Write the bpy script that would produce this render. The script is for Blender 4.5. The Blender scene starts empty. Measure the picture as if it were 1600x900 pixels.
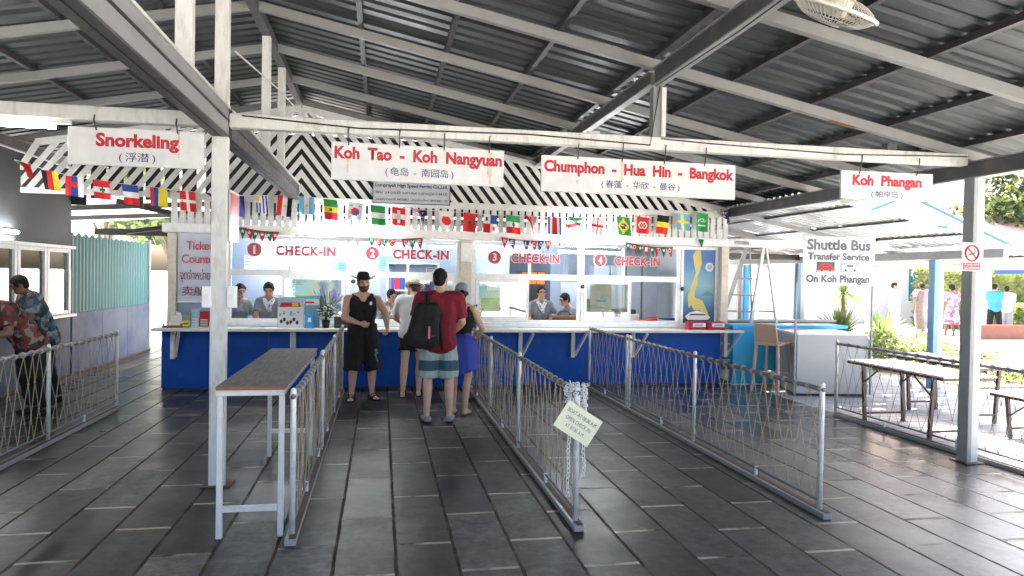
import bpy, bmesh, math, random
from mathutils import Vector, Matrix
R = math.radians
PI = math.pi
random.seed(11)
scene = bpy.context.scene
COL = scene.collection

# ------------------------------------------------------------------ camera, world, sun, exposure
cam = bpy.data.cameras.new('camera'); camo = bpy.data.objects.new('camera', cam); COL.objects.link(camo)
cam.sensor_width = 36.0; cam.lens = 25.0; cam.clip_start = 0.05; cam.clip_end = 3000
camo.matrix_world = (Matrix.Translation((0, 0, 1.72)) @ Matrix.Rotation(R(-10.42), 4, 'Z')
                     @ Matrix.Rotation(R(90 - 0.951), 4, 'X') @ Matrix.Rotation(R(1.0), 4, 'Z'))
scene.camera = camo
SUN_EL, SUN_AZ = 60.0, 14.0          # azimuth measured clockwise from +Y
world = bpy.data.worlds.new('World'); scene.world = world; world.use_nodes = True
wn = world.node_tree.nodes; wl = world.node_tree.links
sky = wn.new('ShaderNodeTexSky'); sky.sky_type = 'NISHITA'; sky.sun_disc = False
sky.sun_elevation = R(SUN_EL); sky.sun_rotation = R(SUN_AZ); sky.air_density = 0.8; sky.dust_density = 7.0; sky.ozone_density = 0.3
wl.new(sky.outputs[0], wn['Background'].inputs['Color']); wn['Background'].inputs['Strength'].default_value = 0.15
sd = bpy.data.lights.new('sun', 'SUN'); sd.energy = 4.5; sd.angle = R(0.5); sd.color = (1.0, 0.95, 0.87)
so = bpy.data.objects.new('sun', sd); COL.objects.link(so); so.location = (0, -20, 30)
sdir = Vector((math.sin(R(SUN_AZ)) * math.cos(R(SUN_EL)), math.cos(R(SUN_AZ)) * math.cos(R(SUN_EL)), math.sin(R(SUN_EL))))
so.rotation_euler = sdir.to_track_quat('Z', 'Y').to_euler()
vs = scene.view_settings
vs.view_transform = 'Standard'; vs.look = 'None'; vs.gamma = 1.0; vs.use_curve_mapping = False
vs.exposure = 3.3
try:
    cy = scene.cycles
    cy.use_denoising = True; cy.max_bounces = 8; cy.diffuse_bounces = 5; cy.glossy_bounces = 4
    cy.transmission_bounces = 6; cy.transparent_max_bounces = 16
    cy.sample_clamp_indirect = 6.0; cy.caustics_reflective = False; cy.caustics_refractive = False
except Exception:
    pass

# ------------------------------------------------------------------ materials
MATS = {}
def nodes_of(name):
    m = bpy.data.materials.new(name); m.use_nodes = True
    nt = m.node_tree; return m, nt, nt.nodes['Principled BSDF']
def _math(nt, op, a, b=None, c=None):
    n = nt.nodes.new('ShaderNodeMath'); n.operation = op
    for i, v in enumerate((a, b, c)):
        if v is None: continue
        if isinstance(v, (int, float)): n.inputs[i].default_value = v
        else: nt.links.new(v, n.inputs[i])
    return n.outputs[0]
def _mix(nt, f, a, b):
    n = nt.nodes.new('ShaderNodeMix'); n.data_type = 'RGBA'
    for s, v in ((0, f), (6, a), (7, b)):
        if isinstance(v, (int, float)): n.inputs[s].default_value = v
        elif isinstance(v, (tuple, list)): n.inputs[s].default_value = tuple(v)[:3] + (1,)
        else: nt.links.new(v, n.inputs[s])
    return n.outputs[2]
def _noise(nt, scale, detail=4, rough=.55, vec=None, stretch=None):
    tc = nt.nodes.new('ShaderNodeTexCoord'); n = nt.nodes.new('ShaderNodeTexNoise')
    n.inputs['Scale'].default_value = scale; n.inputs['Detail'].default_value = detail; n.inputs['Roughness'].default_value = rough
    v = vec or tc.outputs['Object']
    if stretch:
        mp = nt.nodes.new('ShaderNodeMapping'); mp.inputs['Scale'].default_value = stretch
        nt.links.new(v, mp.inputs[0]); v = mp.outputs[0]
    nt.links.new(v, n.inputs['Vector']); return n.outputs['Fac']
def _ramp(nt, f, stops, interp='LINEAR'):
    n = nt.nodes.new('ShaderNodeValToRGB'); n.color_ramp.interpolation = interp
    el = n.color_ramp.elements
    while len(el) < len(stops): el.new(0.5)
    for e, (p, c) in zip(el, stops):
        e.position = p; e.color = tuple(c) + (1,) if isinstance(c, tuple) else (c, c, c, 1)
    nt.links.new(f, n.inputs[0]); return n.outputs[0]
def _bump(nt, h, bs, strength=.3, dist=.01):
    b = nt.nodes.new('ShaderNodeBump'); b.inputs['Strength'].default_value = strength; b.inputs['Distance'].default_value = dist
    nt.links.new(h, b.inputs['Height']); nt.links.new(b.outputs[0], bs.inputs['Normal'])
def mat(name, col, rough=.5, metal=0.0, dirt=0.0, dirtcol=(.12, .10, .08), scale=3.0, var=.08, bump=0.0, stretch=None, spec=.5, lo=.5, hi=.75):
    if name in MATS: return MATS[name]
    m, nt, b = nodes_of(name)
    b.inputs['Metallic'].default_value = metal; b.inputs['Specular IOR Level'].default_value = spec
    f = _noise(nt, scale * 2.3, 6, .6, stretch=stretch)
    v = _ramp(nt, f, [(.3, 1 - var), (.7, 1 + var)])
    n = nt.nodes.new('ShaderNodeVectorMath'); n.operation = 'MULTIPLY'
    n.inputs[0].default_value = col; nt.links.new(v, n.inputs[1])
    c = n.outputs[0]
    if dirt > 0:
        d = _ramp(nt, _noise(nt, scale, 8, .68, stretch=stretch), [(lo, 0.0), (hi, 1.0)])
        d2 = _math(nt, 'MULTIPLY', d, dirt)
        c = _mix(nt, d2, c, dirtcol)
    nt.links.new(c, b.inputs['Base Color'])
    r = _ramp(nt, f, [(.3, max(0, rough - .08)), (.7, min(1, rough + .08))])
    nt.links.new(r, b.inputs['Roughness'])
    if bump: _bump(nt, f, b, bump, .01)
    MATS[name] = m; return m
def emis(name, col, s):
    m, nt, b = nodes_of(name); b.inputs['Base Color'].default_value = col + (1,)
    b.inputs['Emission Color'].default_value = col + (1,); b.inputs['Emission Strength'].default_value = s
    MATS[name] = m; return m
def glass(name, tint=(.9, .95, .95), refl=.12):
    m = bpy.data.materials.new(name); m.use_nodes = True; nt = m.node_tree
    for n in list(nt.nodes):
        if n.type != 'OUTPUT_MATERIAL': nt.nodes.remove(n)
    out = [n for n in nt.nodes if n.type == 'OUTPUT_MATERIAL'][0]
    t = nt.nodes.new('ShaderNodeBsdfTransparent'); t.inputs[0].default_value = tint + (1,)
    g = nt.nodes.new('ShaderNodeBsdfGlossy'); g.inputs['Roughness'].default_value = 0.02; g.inputs[0].default_value = (1, 1, 1, 1)
    lw = nt.nodes.new('ShaderNodeLayerWeight'); lw.inputs[0].default_value = .35
    f = _math(nt, 'ADD', _math(nt, 'MULTIPLY', lw.outputs['Fresnel'], .8), refl)
    mx = nt.nodes.new('ShaderNodeMixShader'); nt.links.new(f, mx.inputs[0]); nt.links.new(t.outputs[0], mx.inputs[1]); nt.links.new(g.outputs[0], mx.inputs[2])
    nt.links.new(mx.outputs[0], out.inputs[0]); MATS[name] = m; return m
def cells(name, cols, scale=25, rough=.8, stretch=None):
    m, nt, b = nodes_of(name); b.inputs['Roughness'].default_value = rough
    tc = nt.nodes.new('ShaderNodeTexCoord'); v = nt.nodes.new('ShaderNodeTexVoronoi'); v.inputs['Scale'].default_value = scale
    nz = nt.nodes.new('ShaderNodeTexNoise'); nz.inputs['Scale'].default_value = scale * .8
    nt.links.new(tc.outputs['Object'], nz.inputs['Vector'])
    ad = nt.nodes.new('ShaderNodeMix'); ad.data_type = 'RGBA'; ad.blend_type = 'ADD'; ad.inputs[0].default_value = .08
    nt.links.new(tc.outputs['Object'], ad.inputs[6]); nt.links.new(nz.outputs['Color'], ad.inputs[7])
    nt.links.new(ad.outputs[2], v.inputs['Vector'])
    s = nt.nodes.new('ShaderNodeSeparateColor'); nt.links.new(v.outputs['Color'], s.inputs[0])
    n = len(cols)
    c = _ramp(nt, s.outputs[0], [(i / n, cc) for i, cc in enumerate(cols)], 'CONSTANT')
    nt.links.new(c, b.inputs['Base Color']); MATS[name] = m; return m
def bands(name, stops, lo, hi, rough=.8, axis=2, interp='CONSTANT'):
    """cloth dyed in horizontal bands: stops are (height, colour)"""
    m, nt, b = nodes_of(name); b.inputs['Roughness'].default_value = rough
    tc = nt.nodes.new('ShaderNodeTexCoord'); s = nt.nodes.new('ShaderNodeSeparateXYZ'); nt.links.new(tc.outputs['Object'], s.inputs[0])
    f = _math(nt, 'DIVIDE', _math(nt, 'SUBTRACT', s.outputs[axis], lo), hi - lo)
    c = _ramp(nt, f, [((z - lo) / (hi - lo), cc) for z, cc in stops], interp)
    nt.links.new(c, b.inputs['Base Color']); MATS[name] = m; return m

def floor_mat():
    m, nt, b = nodes_of('slate_paving')
    tc = nt.nodes.new('ShaderNodeTexCoord'); sp = nt.nodes.new('ShaderNodeSeparateXYZ'); nt.links.new(tc.outputs['Object'], sp.inputs[0])
    wob = nt.nodes.new('ShaderNodeTexNoise'); wob.inputs['Scale'].default_value = 6; nt.links.new(tc.outputs['Object'], wob.inputs['Vector'])
    wv = _math(nt, 'MULTIPLY', _math(nt, 'SUBTRACT', wob.outputs['Fac'], .5), .012)
    W, L = .365, .985
    xs = _math(nt, 'DIVIDE', _math(nt, 'ADD', _math(nt, 'SUBTRACT', sp.outputs[0], .11), wv), W)
    ci = _math(nt, 'FLOOR', xs); fx = _math(nt, 'SUBTRACT', xs, ci)
    par = _math(nt, 'ABSOLUTE', _math(nt, 'MODULO', ci, 2.0))
    rnd = nt.nodes.new('ShaderNodeTexWhiteNoise'); rnd.noise_dimensions = '1D'; nt.links.new(ci, rnd.inputs['W'])
    ys = _math(nt, 'DIVIDE', _math(nt, 'ADD', _math(nt, 'SUBTRACT', sp.outputs[1], 6.52), wv), L)
    ys = _math(nt, 'ADD', ys, _math(nt, 'MULTIPLY', par, .48))
    ys = _math(nt, 'ADD', ys, _math(nt, 'MULTIPLY', _math(nt, 'SUBTRACT', rnd.outputs['Value'], .5), .06))
    ri = _math(nt, 'FLOOR', ys); fy = _math(nt, 'SUBTRACT', ys, ri)
    ex = _math(nt, 'MULTIPLY', _math(nt, 'MINIMUM', fx, _math(nt, 'SUBTRACT', 1.0, fx)), W)
    ey = _math(nt, 'MULTIPLY', _math(nt, 'MINIMUM', fy, _math(nt, 'SUBTRACT', 1.0, fy)), L)
    jn = _noise(nt, 9, 5, .7)
    jx = _math(nt, 'LESS_THAN', ex, _math(nt, 'ADD', .003, _math(nt, 'MULTIPLY', jn, .016)))
    jy = _math(nt, 'LESS_THAN', ey, _math(nt, 'ADD', .008, _math(nt, 'MULTIPLY', jn, .016)))
    cmb = nt.nodes.new('ShaderNodeCombineXYZ'); nt.links.new(ci, cmb.inputs[0]); nt.links.new(ri, cmb.inputs[1])
    wn_ = nt.nodes.new('ShaderNodeTexWhiteNoise'); nt.links.new(cmb.outputs[0], wn_.inputs['Vector'])
    tone = _ramp(nt, wn_.outputs['Value'], [(0, (.015, .015, .013)), (.22, (.026, .026, .0228)), (.5, (.041, .0403, .035)), (.75, (.057, .0555, .048)), (.90, (.078, .075, .065)), (.965, (.125, .117, .10))])
    st = _ramp(nt, _noise(nt, 2.2, 9, .68), [(.3, .50), (.7, 1.45)])
    mm = nt.nodes.new('ShaderNodeVectorMath'); mm.operation = 'MULTIPLY'; nt.links.new(tone, mm.inputs[0]); nt.links.new(st, mm.inputs[1])
    fine = _ramp(nt, _noise(nt, 13, 9, .75), [(.32, .45), (.5, .95), (.68, 1.6)])
    m2 = nt.nodes.new('ShaderNodeVectorMath'); m2.operation = 'MULTIPLY'; nt.links.new(mm.outputs[0], m2.inputs[0]); nt.links.new(fine, m2.inputs[1])
    spots = _ramp(nt, _noise(nt, 5, 6, .6), [(.66, 0.0), (.76, 1.0)])
    c = _mix(nt, _math(nt, 'MULTIPLY', spots, .6), m2.outputs[0], (.012, .010, .008))
    mud = _ramp(nt, _noise(nt, 1.3, 7, .7), [(.52, 0.0), (.66, 1.0)])
    c = _mix(nt, _math(nt, 'MULTIPLY', mud, .5), c, (.062, .050, .034))
    scuff = _ramp(nt, _noise(nt, 3.2, 9, .75, stretch=(1, .35, 1)), [(.60, 0.0), (.70, 1.0)])
    c = _mix(nt, _math(nt, 'MULTIPLY', scuff, .45), c, (.12, .115, .10))
    jc = _ramp(nt, _noise(nt, 3.0, 4), [(.38, (.42, .38, .30)), (.52, (.30, .27, .21)), (.66, (.06, .05, .038))])
    jl = _ramp(nt, _noise(nt, 4.0, 5), [(.4, (.024, .018, .013)), (.6, (.06, .043, .029)), (.72, (.13, .11, .075))])
    c = _mix(nt, jy, c, jc); c = _mix(nt, jx, c, jl)
    nt.links.new(c, b.inputs['Base Color'])
    rr = _ramp(nt, _noise(nt, 2.5, 4, .5), [(.25, .40), (.75, .52)])
    rt = _math(nt, 'ADD', rr, _math(nt, 'MULTIPLY', _math(nt, 'SUBTRACT', wn_.outputs['Value'], .5), .10))
    def ss(a, b_):
        n = nt.nodes.new('ShaderNodeMapRange'); n.interpolation_type = 'SMOOTHSTEP'; nt.links.new(sp.outputs[0], n.inputs[0]); n.inputs[1].default_value = a; n.inputs[2].default_value = b_; return n.outputs[0]
    # gloss raised towards both open sides, putting the bright sheen into the slabs
    rt = _math(nt, 'SUBTRACT', rt, _math(nt, 'ADD', _math(nt, 'MULTIPLY', ss(2.6, 4.8), .20), _math(nt, 'MULTIPLY', ss(-1.0, -2.6), .12)))
    rj = _math(nt, 'MAXIMUM', rt, _math(nt, 'MULTIPLY', _math(nt, 'MAXIMUM', jx, jy), .9))
    nt.links.new(rj, b.inputs['Roughness']); nt.links.new(_math(nt, 'ADD', .20, _math(nt, 'MULTIPLY', ss(2.6, 5.0), .80)), b.inputs['Specular IOR Level'])
    h = _math(nt, 'SUBTRACT', _math(nt, 'MULTIPLY', _noise(nt, 22, 4, .5), .16), _math(nt, 'MAXIMUM', jx, jy))
    tl = _math(nt, 'ADD', h, _math(nt, 'MULTIPLY', _math(nt, 'MULTIPLY', fx, _math(nt, 'SUBTRACT', wn_.outputs['Value'], .5)), .8))
    _bump(nt, tl, b, .28, .006)
    MATS['slate_paving'] = m; return m
def paver_mat():
    m, nt, b = nodes_of('pale_paving')
    tc = nt.nodes.new('ShaderNodeTexCoord'); sp = nt.nodes.new('ShaderNodeSeparateXYZ'); nt.links.new(tc.outputs['Object'], sp.inputs[0])
    ys = _math(nt, 'DIVIDE', sp.outputs[1], .34); ri = _math(nt, 'FLOOR', ys); fy = _math(nt, 'SUBTRACT', ys, ri)
    xs = _math(nt, 'ADD', _math(nt, 'DIVIDE', sp.outputs[0], 1.0), _math(nt, 'MULTIPLY', _math(nt, 'ABSOLUTE', _math(nt, 'MODULO', ri, 2.0)), .5))
    ci = _math(nt, 'FLOOR', xs); fx = _math(nt, 'SUBTRACT', xs, ci)
    e = _math(nt, 'MINIMUM', _math(nt, 'MULTIPLY', _math(nt, 'MINIMUM', fx, _math(nt, 'SUBTRACT', 1.0, fx)), 1.0), _math(nt, 'MULTIPLY', _math(nt, 'MINIMUM', fy, _math(nt, 'SUBTRACT', 1.0, fy)), .34))
    j = _math(nt, 'LESS_THAN', e, .011)
    tone = _ramp(nt, _noise(nt, 1.5, 7, .65), [(.3, (.22, .22, .22)), (.7, (.34, .335, .325))])
    c = _mix(nt, j, tone, (.07, .06, .055)); nt.links.new(c, b.inputs['Base Color']); b.inputs['Roughness'].default_value = .6
    _bump(nt, _math(nt, 'SUBTRACT', 1.0, j), b, .4, .006)
    MATS['pale_paving'] = m; return m

floor_mat(); paver_mat()
WHITE = mat('white_paint', (.60, .60, .58), .45, dirt=.55, dirtcol=(.33, .30, .25), scale=4, lo=.52, hi=.8)
POSTW = mat('peeling_white_paint', (.62, .62, .59), .5, dirt=.75, dirtcol=(.36, .33, .28), scale=9, stretch=(1, 1, .3), lo=.52, hi=.70, bump=.15)
RAFT = mat('rafter_paint', (.25, .255, .25), .5, dirt=.5, dirtcol=(.22, .20, .17), scale=4)
SLAT = mat('slat_paint', (.66, .66, .64), .5, dirt=.4, dirtcol=(.35, .33, .3), scale=5)
GREYP = mat('grey_steel_paint', (.26, .265, .265), .45, dirt=.4, dirtcol=(.16, .14, .12), scale=5)
DARKST = mat('dark_steel', (.028, .028, .03), .5, dirt=.5, dirtcol=(.12, .08, .05), scale=6, lo=.55)
GIRD = mat('girder_steel', (.065, .065, .068), .5, dirt=.6, dirtcol=(.2, .17, .14), scale=6, lo=.5)
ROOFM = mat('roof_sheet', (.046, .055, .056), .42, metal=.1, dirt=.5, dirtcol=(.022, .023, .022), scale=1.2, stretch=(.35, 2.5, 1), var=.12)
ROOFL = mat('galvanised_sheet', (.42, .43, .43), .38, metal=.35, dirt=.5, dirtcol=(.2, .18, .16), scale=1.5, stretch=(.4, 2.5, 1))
RUST = mat('rusty_steel', (.10, .055, .035), .8, dirt=.6, dirtcol=(.05, .04, .035), scale=12, var=.2)
GALV = mat('galvanised_pipe', (.72, .72, .71), .4, metal=.15, dirt=.5, dirtcol=(.25, .2, .16), scale=12)
RAIL = mat('dull_rail', (.17, .17, .175), .45, metal=.3, dirt=.4, dirtcol=(.1, .08, .06), scale=12)
ROPE = mat('rope', (.32, .275, .20), .9, scale=60, var=.2)
ROPEW = mat('pale_rope', (.33, .315, .275), .9, scale=60, var=.12)
BLUE = mat('blue_counter_paint', (.004, .064, .33), .55, dirt=.5, dirtcol=(.022, .105, .33), scale=3.2, lo=.56, hi=.66, var=.12, spec=.2)
CYAN = mat('cyan_paint', (.03, .42, .74), .4, var=.04)
NAVY = mat('navy_panel', (.035, .05, .10), .5)
PALEBLUE = mat('pale_blue_wall', (.29, .34, .44), .6, var=.04)
CREAM = mat('cream_column', (.62, .58, .50), .6, dirt=.6, dirtcol=(.42, .33, .24), scale=8)
ALU = mat('white_window_frame', (.80, .81, .81), .4, dirt=.25, dirtcol=(.45, .44, .42), scale=6)
SHELFM = mat('counter_shelf_laminate', (.72, .70, .66), .35, dirt=.3, dirtcol=(.45, .4, .33), scale=5)
SIGNW = mat('sign_board_white', (.65, .65, .645), .45, dirt=.12, dirtcol=(.58, .54, .46), scale=3, lo=.55)
RUSTST = mat('rust_stain', (.62, .50, .36), .6, var=.15, scale=20)
RED = mat('sign_red', (.44, .004, .022), .45, var=.03)
DECAL = mat('decal_red', (.42, .03, .05), .4, var=.05)
NAVYT = mat('sign_navy', (.012, .018, .12), .45, var=.03)
GREYT = mat('sign_grey', (.055, .055, .058), .45, var=.03)
BLACK = mat('black_plastic', (.014, .014, .015), .4, var=.1)
GLASS = glass('window_glass', (.90, .94, .95), .08)
GLASSD = glass('mirror_glass', (.62, .66, .67), .28)
GLASSO = glass('office_glass', (.45, .50, .50), .05)
TUBE = emis('tube_light', (1.0, 1.0, 1.0), 7.0)
TUBEB = emis('booth_tube_light', (.95, .98, 1.0), 15.0)
WALLG = mat('grey_render', (.075, .08, .085), .75, dirt=.4, dirtcol=(.05, .05, .05), scale=2, bump=.1)
LILAC = mat('lilac_blue_board', (.115, .14, .185), .6, dirt=.85, dirtcol=(.045, .07, .15), scale=1.8, lo=.42, hi=.68, spec=.2)
TEAL = mat('teal_sheet', (.035, .17, .175), .45, dirt=.35, dirtcol=(.07, .19, .19), scale=4, stretch=(1, 4, .3), spec=.15)
WOODT = mat('weathered_board', (.105, .088, .068), .8, dirt=.75, dirtcol=(.20, .175, .14), scale=7, stretch=(5, .6, 1), lo=.42, hi=.70, bump=.3, var=.3)
WOODE = mat('raw_wood_edge', (.24, .11, .055), .8, dirt=.5, dirtcol=(.1, .05, .03), scale=15)
CONC = mat('bright_concrete', (.50, .49, .47), .8, dirt=.4, dirtcol=(.36, .34, .31), scale=.6, bump=.1)
BRICK = mat('red_brick_kerb', (.34, .14, .085), .85, dirt=.4, dirtcol=(.4, .25, .18), scale=8)
def leaf(name, col, k=.45):
    m, nt, b = nodes_of(name); b.inputs['Roughness'].default_value = .55
    v = _ramp(nt, _noise(nt, 1.4, 6, .6), [(.3, .6), (.7, 1.4)])
    n = nt.nodes.new('ShaderNodeVectorMath'); n.operation = 'MULTIPLY'; n.inputs[0].default_value = col; nt.links.new(v, n.inputs[1]); nt.links.new(n.outputs[0], b.inputs['Base Color'])
    t = nt.nodes.new('ShaderNodeBsdfTranslucent'); nt.links.new(n.outputs[0], t.inputs[0])
    mx = nt.nodes.new('ShaderNodeMixShader'); mx.inputs[0].default_value = k; nt.links.new(b.outputs[0], mx.inputs[1]); nt.links.new(t.outputs[0], mx.inputs[2])
    o = [q for q in nt.nodes if q.type == 'OUTPUT_MATERIAL'][0]; nt.links.new(mx.outputs[0], o.inputs[0]); MATS[name] = m; return m
LEAF1 = leaf('backlit_leaf_light', (.17, .23, .07)); LEAF2 = leaf('backlit_leaf_dark', (.055, .085, .035)); LEAFP = leaf('pale_sunny_leaf', (.30, .34, .14)); YUC = leaf('yucca_leaf_blade', (.20, .28, .09), .35)
BARK = mat('bark', (.16, .12, .09), .9, scale=9, var=.3, bump=.4)
CLAY = mat('clay_roof_tile', (.46, .31, .27), .8, dirt=.4, dirtcol=(.40, .24, .2), scale=3)
OUTW = mat('outdoor_white_wall', (.78, .78, .77), .7, var=.03)
BLUETRIM = mat('bright_blue_trim', (.02, .09, .38), .5)
DOORT = mat('teal_door_paint', (.015, .20, .33), .5)
STOOLM = mat('beige_plastic', (.46, .32, .25), .45, var=.03)
DESKM = mat('grey_laminate', (.36, .355, .34), .4, var=.04, dirt=.3, dirtcol=(.38, .37, .35), scale=2)
PAPER = mat('paper', (.75, .75, .73), .7, var=.04)
CREAMP = mat('cream_paper', (.72, .70, .52), .7, var=.04)
BROWNM = mat('dark_brown_metal', (.045, .022, .022), .4)
TTOP = mat('white_table_top', (.72, .70, .70), .3, var=.03)
FANP = mat('fan_plastic', (.62, .60, .53), .4, dirt=.3, dirtcol=(.45, .38, .28), scale=10)
C = {k: mat('cloth_' + k, v, .85, var=.07, scale=9) for k, v in dict(
    red=(.60, .02, .025), white=(.74, .74, .74), black=(.0045, .0045, .005), yellow=(.74, .62, .03), blue=(.03, .06, .30),
    navy=(.02, .03, .13), green=(.03, .30, .08), sky=(.14, .42, .68), maroon=(.17, .006, .016), grey=(.20, .215, .23), royal=(.045, .065, .36),
    orange=(.75, .17, .04), lime=(.32, .65, .04), teal=(.05, .28, .36), pink=(.6, .2, .3), dgreen=(.015, .13, .06), crimson=(.42, .02, .04), straw=(.60, .54, .40),
    denim=(.17, .21, .28), olive=(.30, .26, .2), brown=(.20, .10, .055), cap=(.22, .25, .275), purple=(.28, .22, .5), cblue=(.04, .25, .6), tan=(.36, .16, .07)).items()}
SKIN = {k: mat('skin_' + k, v, .5, var=.06, scale=14) for k, v in dict(fair=(.55, .33, .24), tan=(.46, .24, .15), asian=(.40, .22, .14), dark=(.17, .085, .055)).items()}
HAIRB = mat('hair_black', (.012, .010, .009), .75, var=.5, scale=60, spec=.25)
HAIRBR = mat('hair_brown', (.05, .022, .012), .6, var=.3, scale=60)

# ------------------------------------------------------------------ mesh helpers
class MB:
    def __init__(s): s.bm = bmesh.new()
    def face(s, pts, mi=0):
        f = s.bm.faces.new([s.bm.verts.new(p) for p in pts]); f.material_index = mi; return s
    def hexa(s, p, mi=0):
        v = [s.bm.verts.new(q) for q in p]
        for q in ((0, 3, 2, 1), (4, 5, 6, 7), (0, 1, 5, 4), (1, 2, 6, 5), (2, 3, 7, 6), (3, 0, 4, 7)):
            f = s.bm.faces.new([v[i] for i in q]); f.material_index = mi
        return s
    def box(s, x0, x1, y0, y1, z0, z1, mi=0):
        return s.hexa([(x0, y0, z0), (x1, y0, z0), (x1, y1, z0), (x0, y1, z0), (x0, y0, z1), (x1, y0, z1), (x1, y1, z1), (x0, y1, z1)], mi)
    def bar(s, p, q, w, h, up=(0, 0, 1), mi=0):
        p, q = Vector(p), Vector(q); d = (q - p).normalized(); up = Vector(up)
        if abs(d.dot(up)) > .99: up = Vector((0, 1, 0))
        a = d.cross(up).normalized(); b = a.cross(d).normalized(); a, b = a * w / 2, b * h / 2
        return s.hexa([p - a - b, p + a - b, q + a - b, q - a - b, p - a + b, p + a + b, q + a + b, q - a + b], mi)
    def rcone(s, p, r0, q, r1, n=10, flat0=False, flat1=False, mi=0, k=3, sq=1.0):
        """tapered round limb between two points; ends are domes unless flat"""
        p, q = Vector(p), Vector(q); d = q - p; L = d.length
        d = d.normalized() if L > 1e-6 else Vector((0, 0, 1))
        up = Vector((0, 0, 1)) if abs(d.z) < .9 else Vector((0, 1, 0))
        a = d.cross(up).normalized(); b = a.cross(d).normalized()
        rings = []
        if flat0: rings.append((p, r0))
        else:
            for i in range(1, k + 1):
                t = i / k * PI / 2; rings.append((p - d * r0 * math.cos(t), r0 * math.sin(t)))
        if flat1: rings.append((q, r1))
        else:
            for i in range(k, 0, -1):
                t = i / k * PI / 2; rings.append((q + d * r1 * math.cos(t), r1 * math.sin(t)))
        vr = [[s.bm.verts.new(c + (a * math.cos(j * 2 * PI / n) + b * math.sin(j * 2 * PI / n) * sq) * r) for j in range(n)] for c, r in rings]
        for u, v in zip(vr, vr[1:]):
            for j in range(n):
                f = s.bm.faces.new([u[j], u[(j + 1) % n], v[(j + 1) % n], v[j]]); f.material_index = mi
        for ring, fl, c, r, sg in ((vr[0], flat0, p, r0, -1), (vr[-1], flat1, q, r1, 1)):
            if fl:
                f = s.bm.faces.new(ring if sg > 0 else ring[::-1]); f.material_index = mi
            else:
                t = s.bm.verts.new(c + d * r * sg)
                for j in range(n):
                    w = [ring[j], ring[(j + 1) % n], t] if sg > 0 else [ring[(j + 1) % n], ring[j], t]
                    f = s.bm.faces.new(w); f.material_index = mi
        return s
    def tube(s, pts, r, n=6, closed=False, mi=0, r1=None):
        pts = [Vector(p) for p in pts]; N = len(pts); prev = None; rings = []
        for i, p in enumerate(pts):
            if closed: d = (pts[(i + 1) % N] - pts[i - 1])
            else: d = pts[min(i + 1, N - 1)] - pts[max(i - 1, 0)]
            d = d.normalized()
            if prev is None:
                up = Vector((0, 0, 1)) if abs(d.z) < .9 else Vector((0, 1, 0)); a = d.cross(up).normalized()
            else:
                a = (prev - d * prev.dot(d)).normalized()
            prev = a; b = a.cross(d); rr = r if r1 is None else r + (r1 - r) * i / max(1, N - 1)
            rings.append([s.bm.verts.new(p + (a * math.cos(j * 2 * PI / n) + b * math.sin(j * 2 * PI / n)) * rr) for j in range(n)])
        for i in range(N if closed else N - 1):
            u, v = rings[i], rings[(i + 1) % N]
            for j in range(n):
                f = s.bm.faces.new([u[j], u[(j + 1) % n], v[(j + 1) % n], v[j]]); f.material_index = mi
        if not closed:
            for ring, rev in ((rings[0], True), (rings[-1], False)):
                f = s.bm.faces.new(ring[::-1] if rev else ring); f.material_index = mi
        return s
    def ell(s, c, rx, ry, rz, rot=None, u=14, v=9, mi=0):
        M = Matrix.Translation(c) @ (rot.to_4x4() if rot is not None else Matrix.Identity(4)) @ Matrix.Diagonal((rx, ry, rz, 1))
        g = bmesh.ops.create_uvsphere(s.bm, u_segments=u, v_segments=v, radius=1, matrix=M)
        for w in g['verts']:
            for f in w.link_faces: f.material_index = mi
        return s
    def lathe(s, prof, c=(0, 0, 0), n=20, M=None, mi=0, wob=None):
        M = M or Matrix.Identity(4); c = Vector(c); rings = []
        for r, z in prof:
            rings.append([s.bm.verts.new(c + M @ Vector((r * math.cos(j * 2 * PI / n), r * math.sin(j * 2 * PI / n), z + (wob(r, j * 2 * PI / n) if wob else 0)))) for j in range(n)])
        for u, v in zip(rings, rings[1:]):
            for j in range(n):
                f = s.bm.faces.new([u[j], u[(j + 1) % n], v[(j + 1) % n], v[j]]); f.material_index = mi
        for ring, rev in ((rings[0], True), (rings[-1], False)):
            f = s.bm.faces.new(ring[::-1] if rev else ring); f.material_index = mi
        return s
    def sheet(s, P, Q, nu, nv, fn, th=.0, mi=None):
        """grid surface: fn(u,v)->point; mi(u,v)->material index"""
        V = [[s.bm.verts.new(fn(i / nu, j / nv)) for j in range(nv + 1)] for i in range(nu + 1)]
        for i in range(nu):
            for j in range(nv):
                f = s.bm.faces.new([V[i][j], V[i + 1][j], V[i + 1][j + 1], V[i][j + 1]])
                if mi: f.material_index = mi((i + .5) / nu, (j + .5) / nv)
        return s
    def build(s, name, mats, parent=None, smooth=False, bevel=0.0, recalc=True):
        if bevel:
            bmesh.ops.bevel(s.bm, geom=list(s.bm.edges), offset=bevel, segments=1, affect='EDGES', clamp_overlap=True)
        if recalc: bmesh.ops.recalc_face_normals(s.bm, faces=s.bm.faces)
        me = bpy.data.meshes.new(name); s.bm.to_mesh(me); s.bm.free()
        for m in (mats if isinstance(mats, (list, tuple)) else [mats]): me.materials.append(m)
        if smooth:
            for p in me.polygons: p.use_smooth = True
        return link(name, me, parent)
def root_loc(p):
    l = Vector((0, 0, 0))
    while p is not None: l = l + p.location; p = p.parent
    return l
def link(name, me, parent=None):
    o = bpy.data.objects.new(name, me); COL.objects.link(o)
    if parent is not None:
        o.parent = parent; l = root_loc(parent)
        if l.length > 1e-9: me.transform(Matrix.Translation(-l))
    return o
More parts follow.
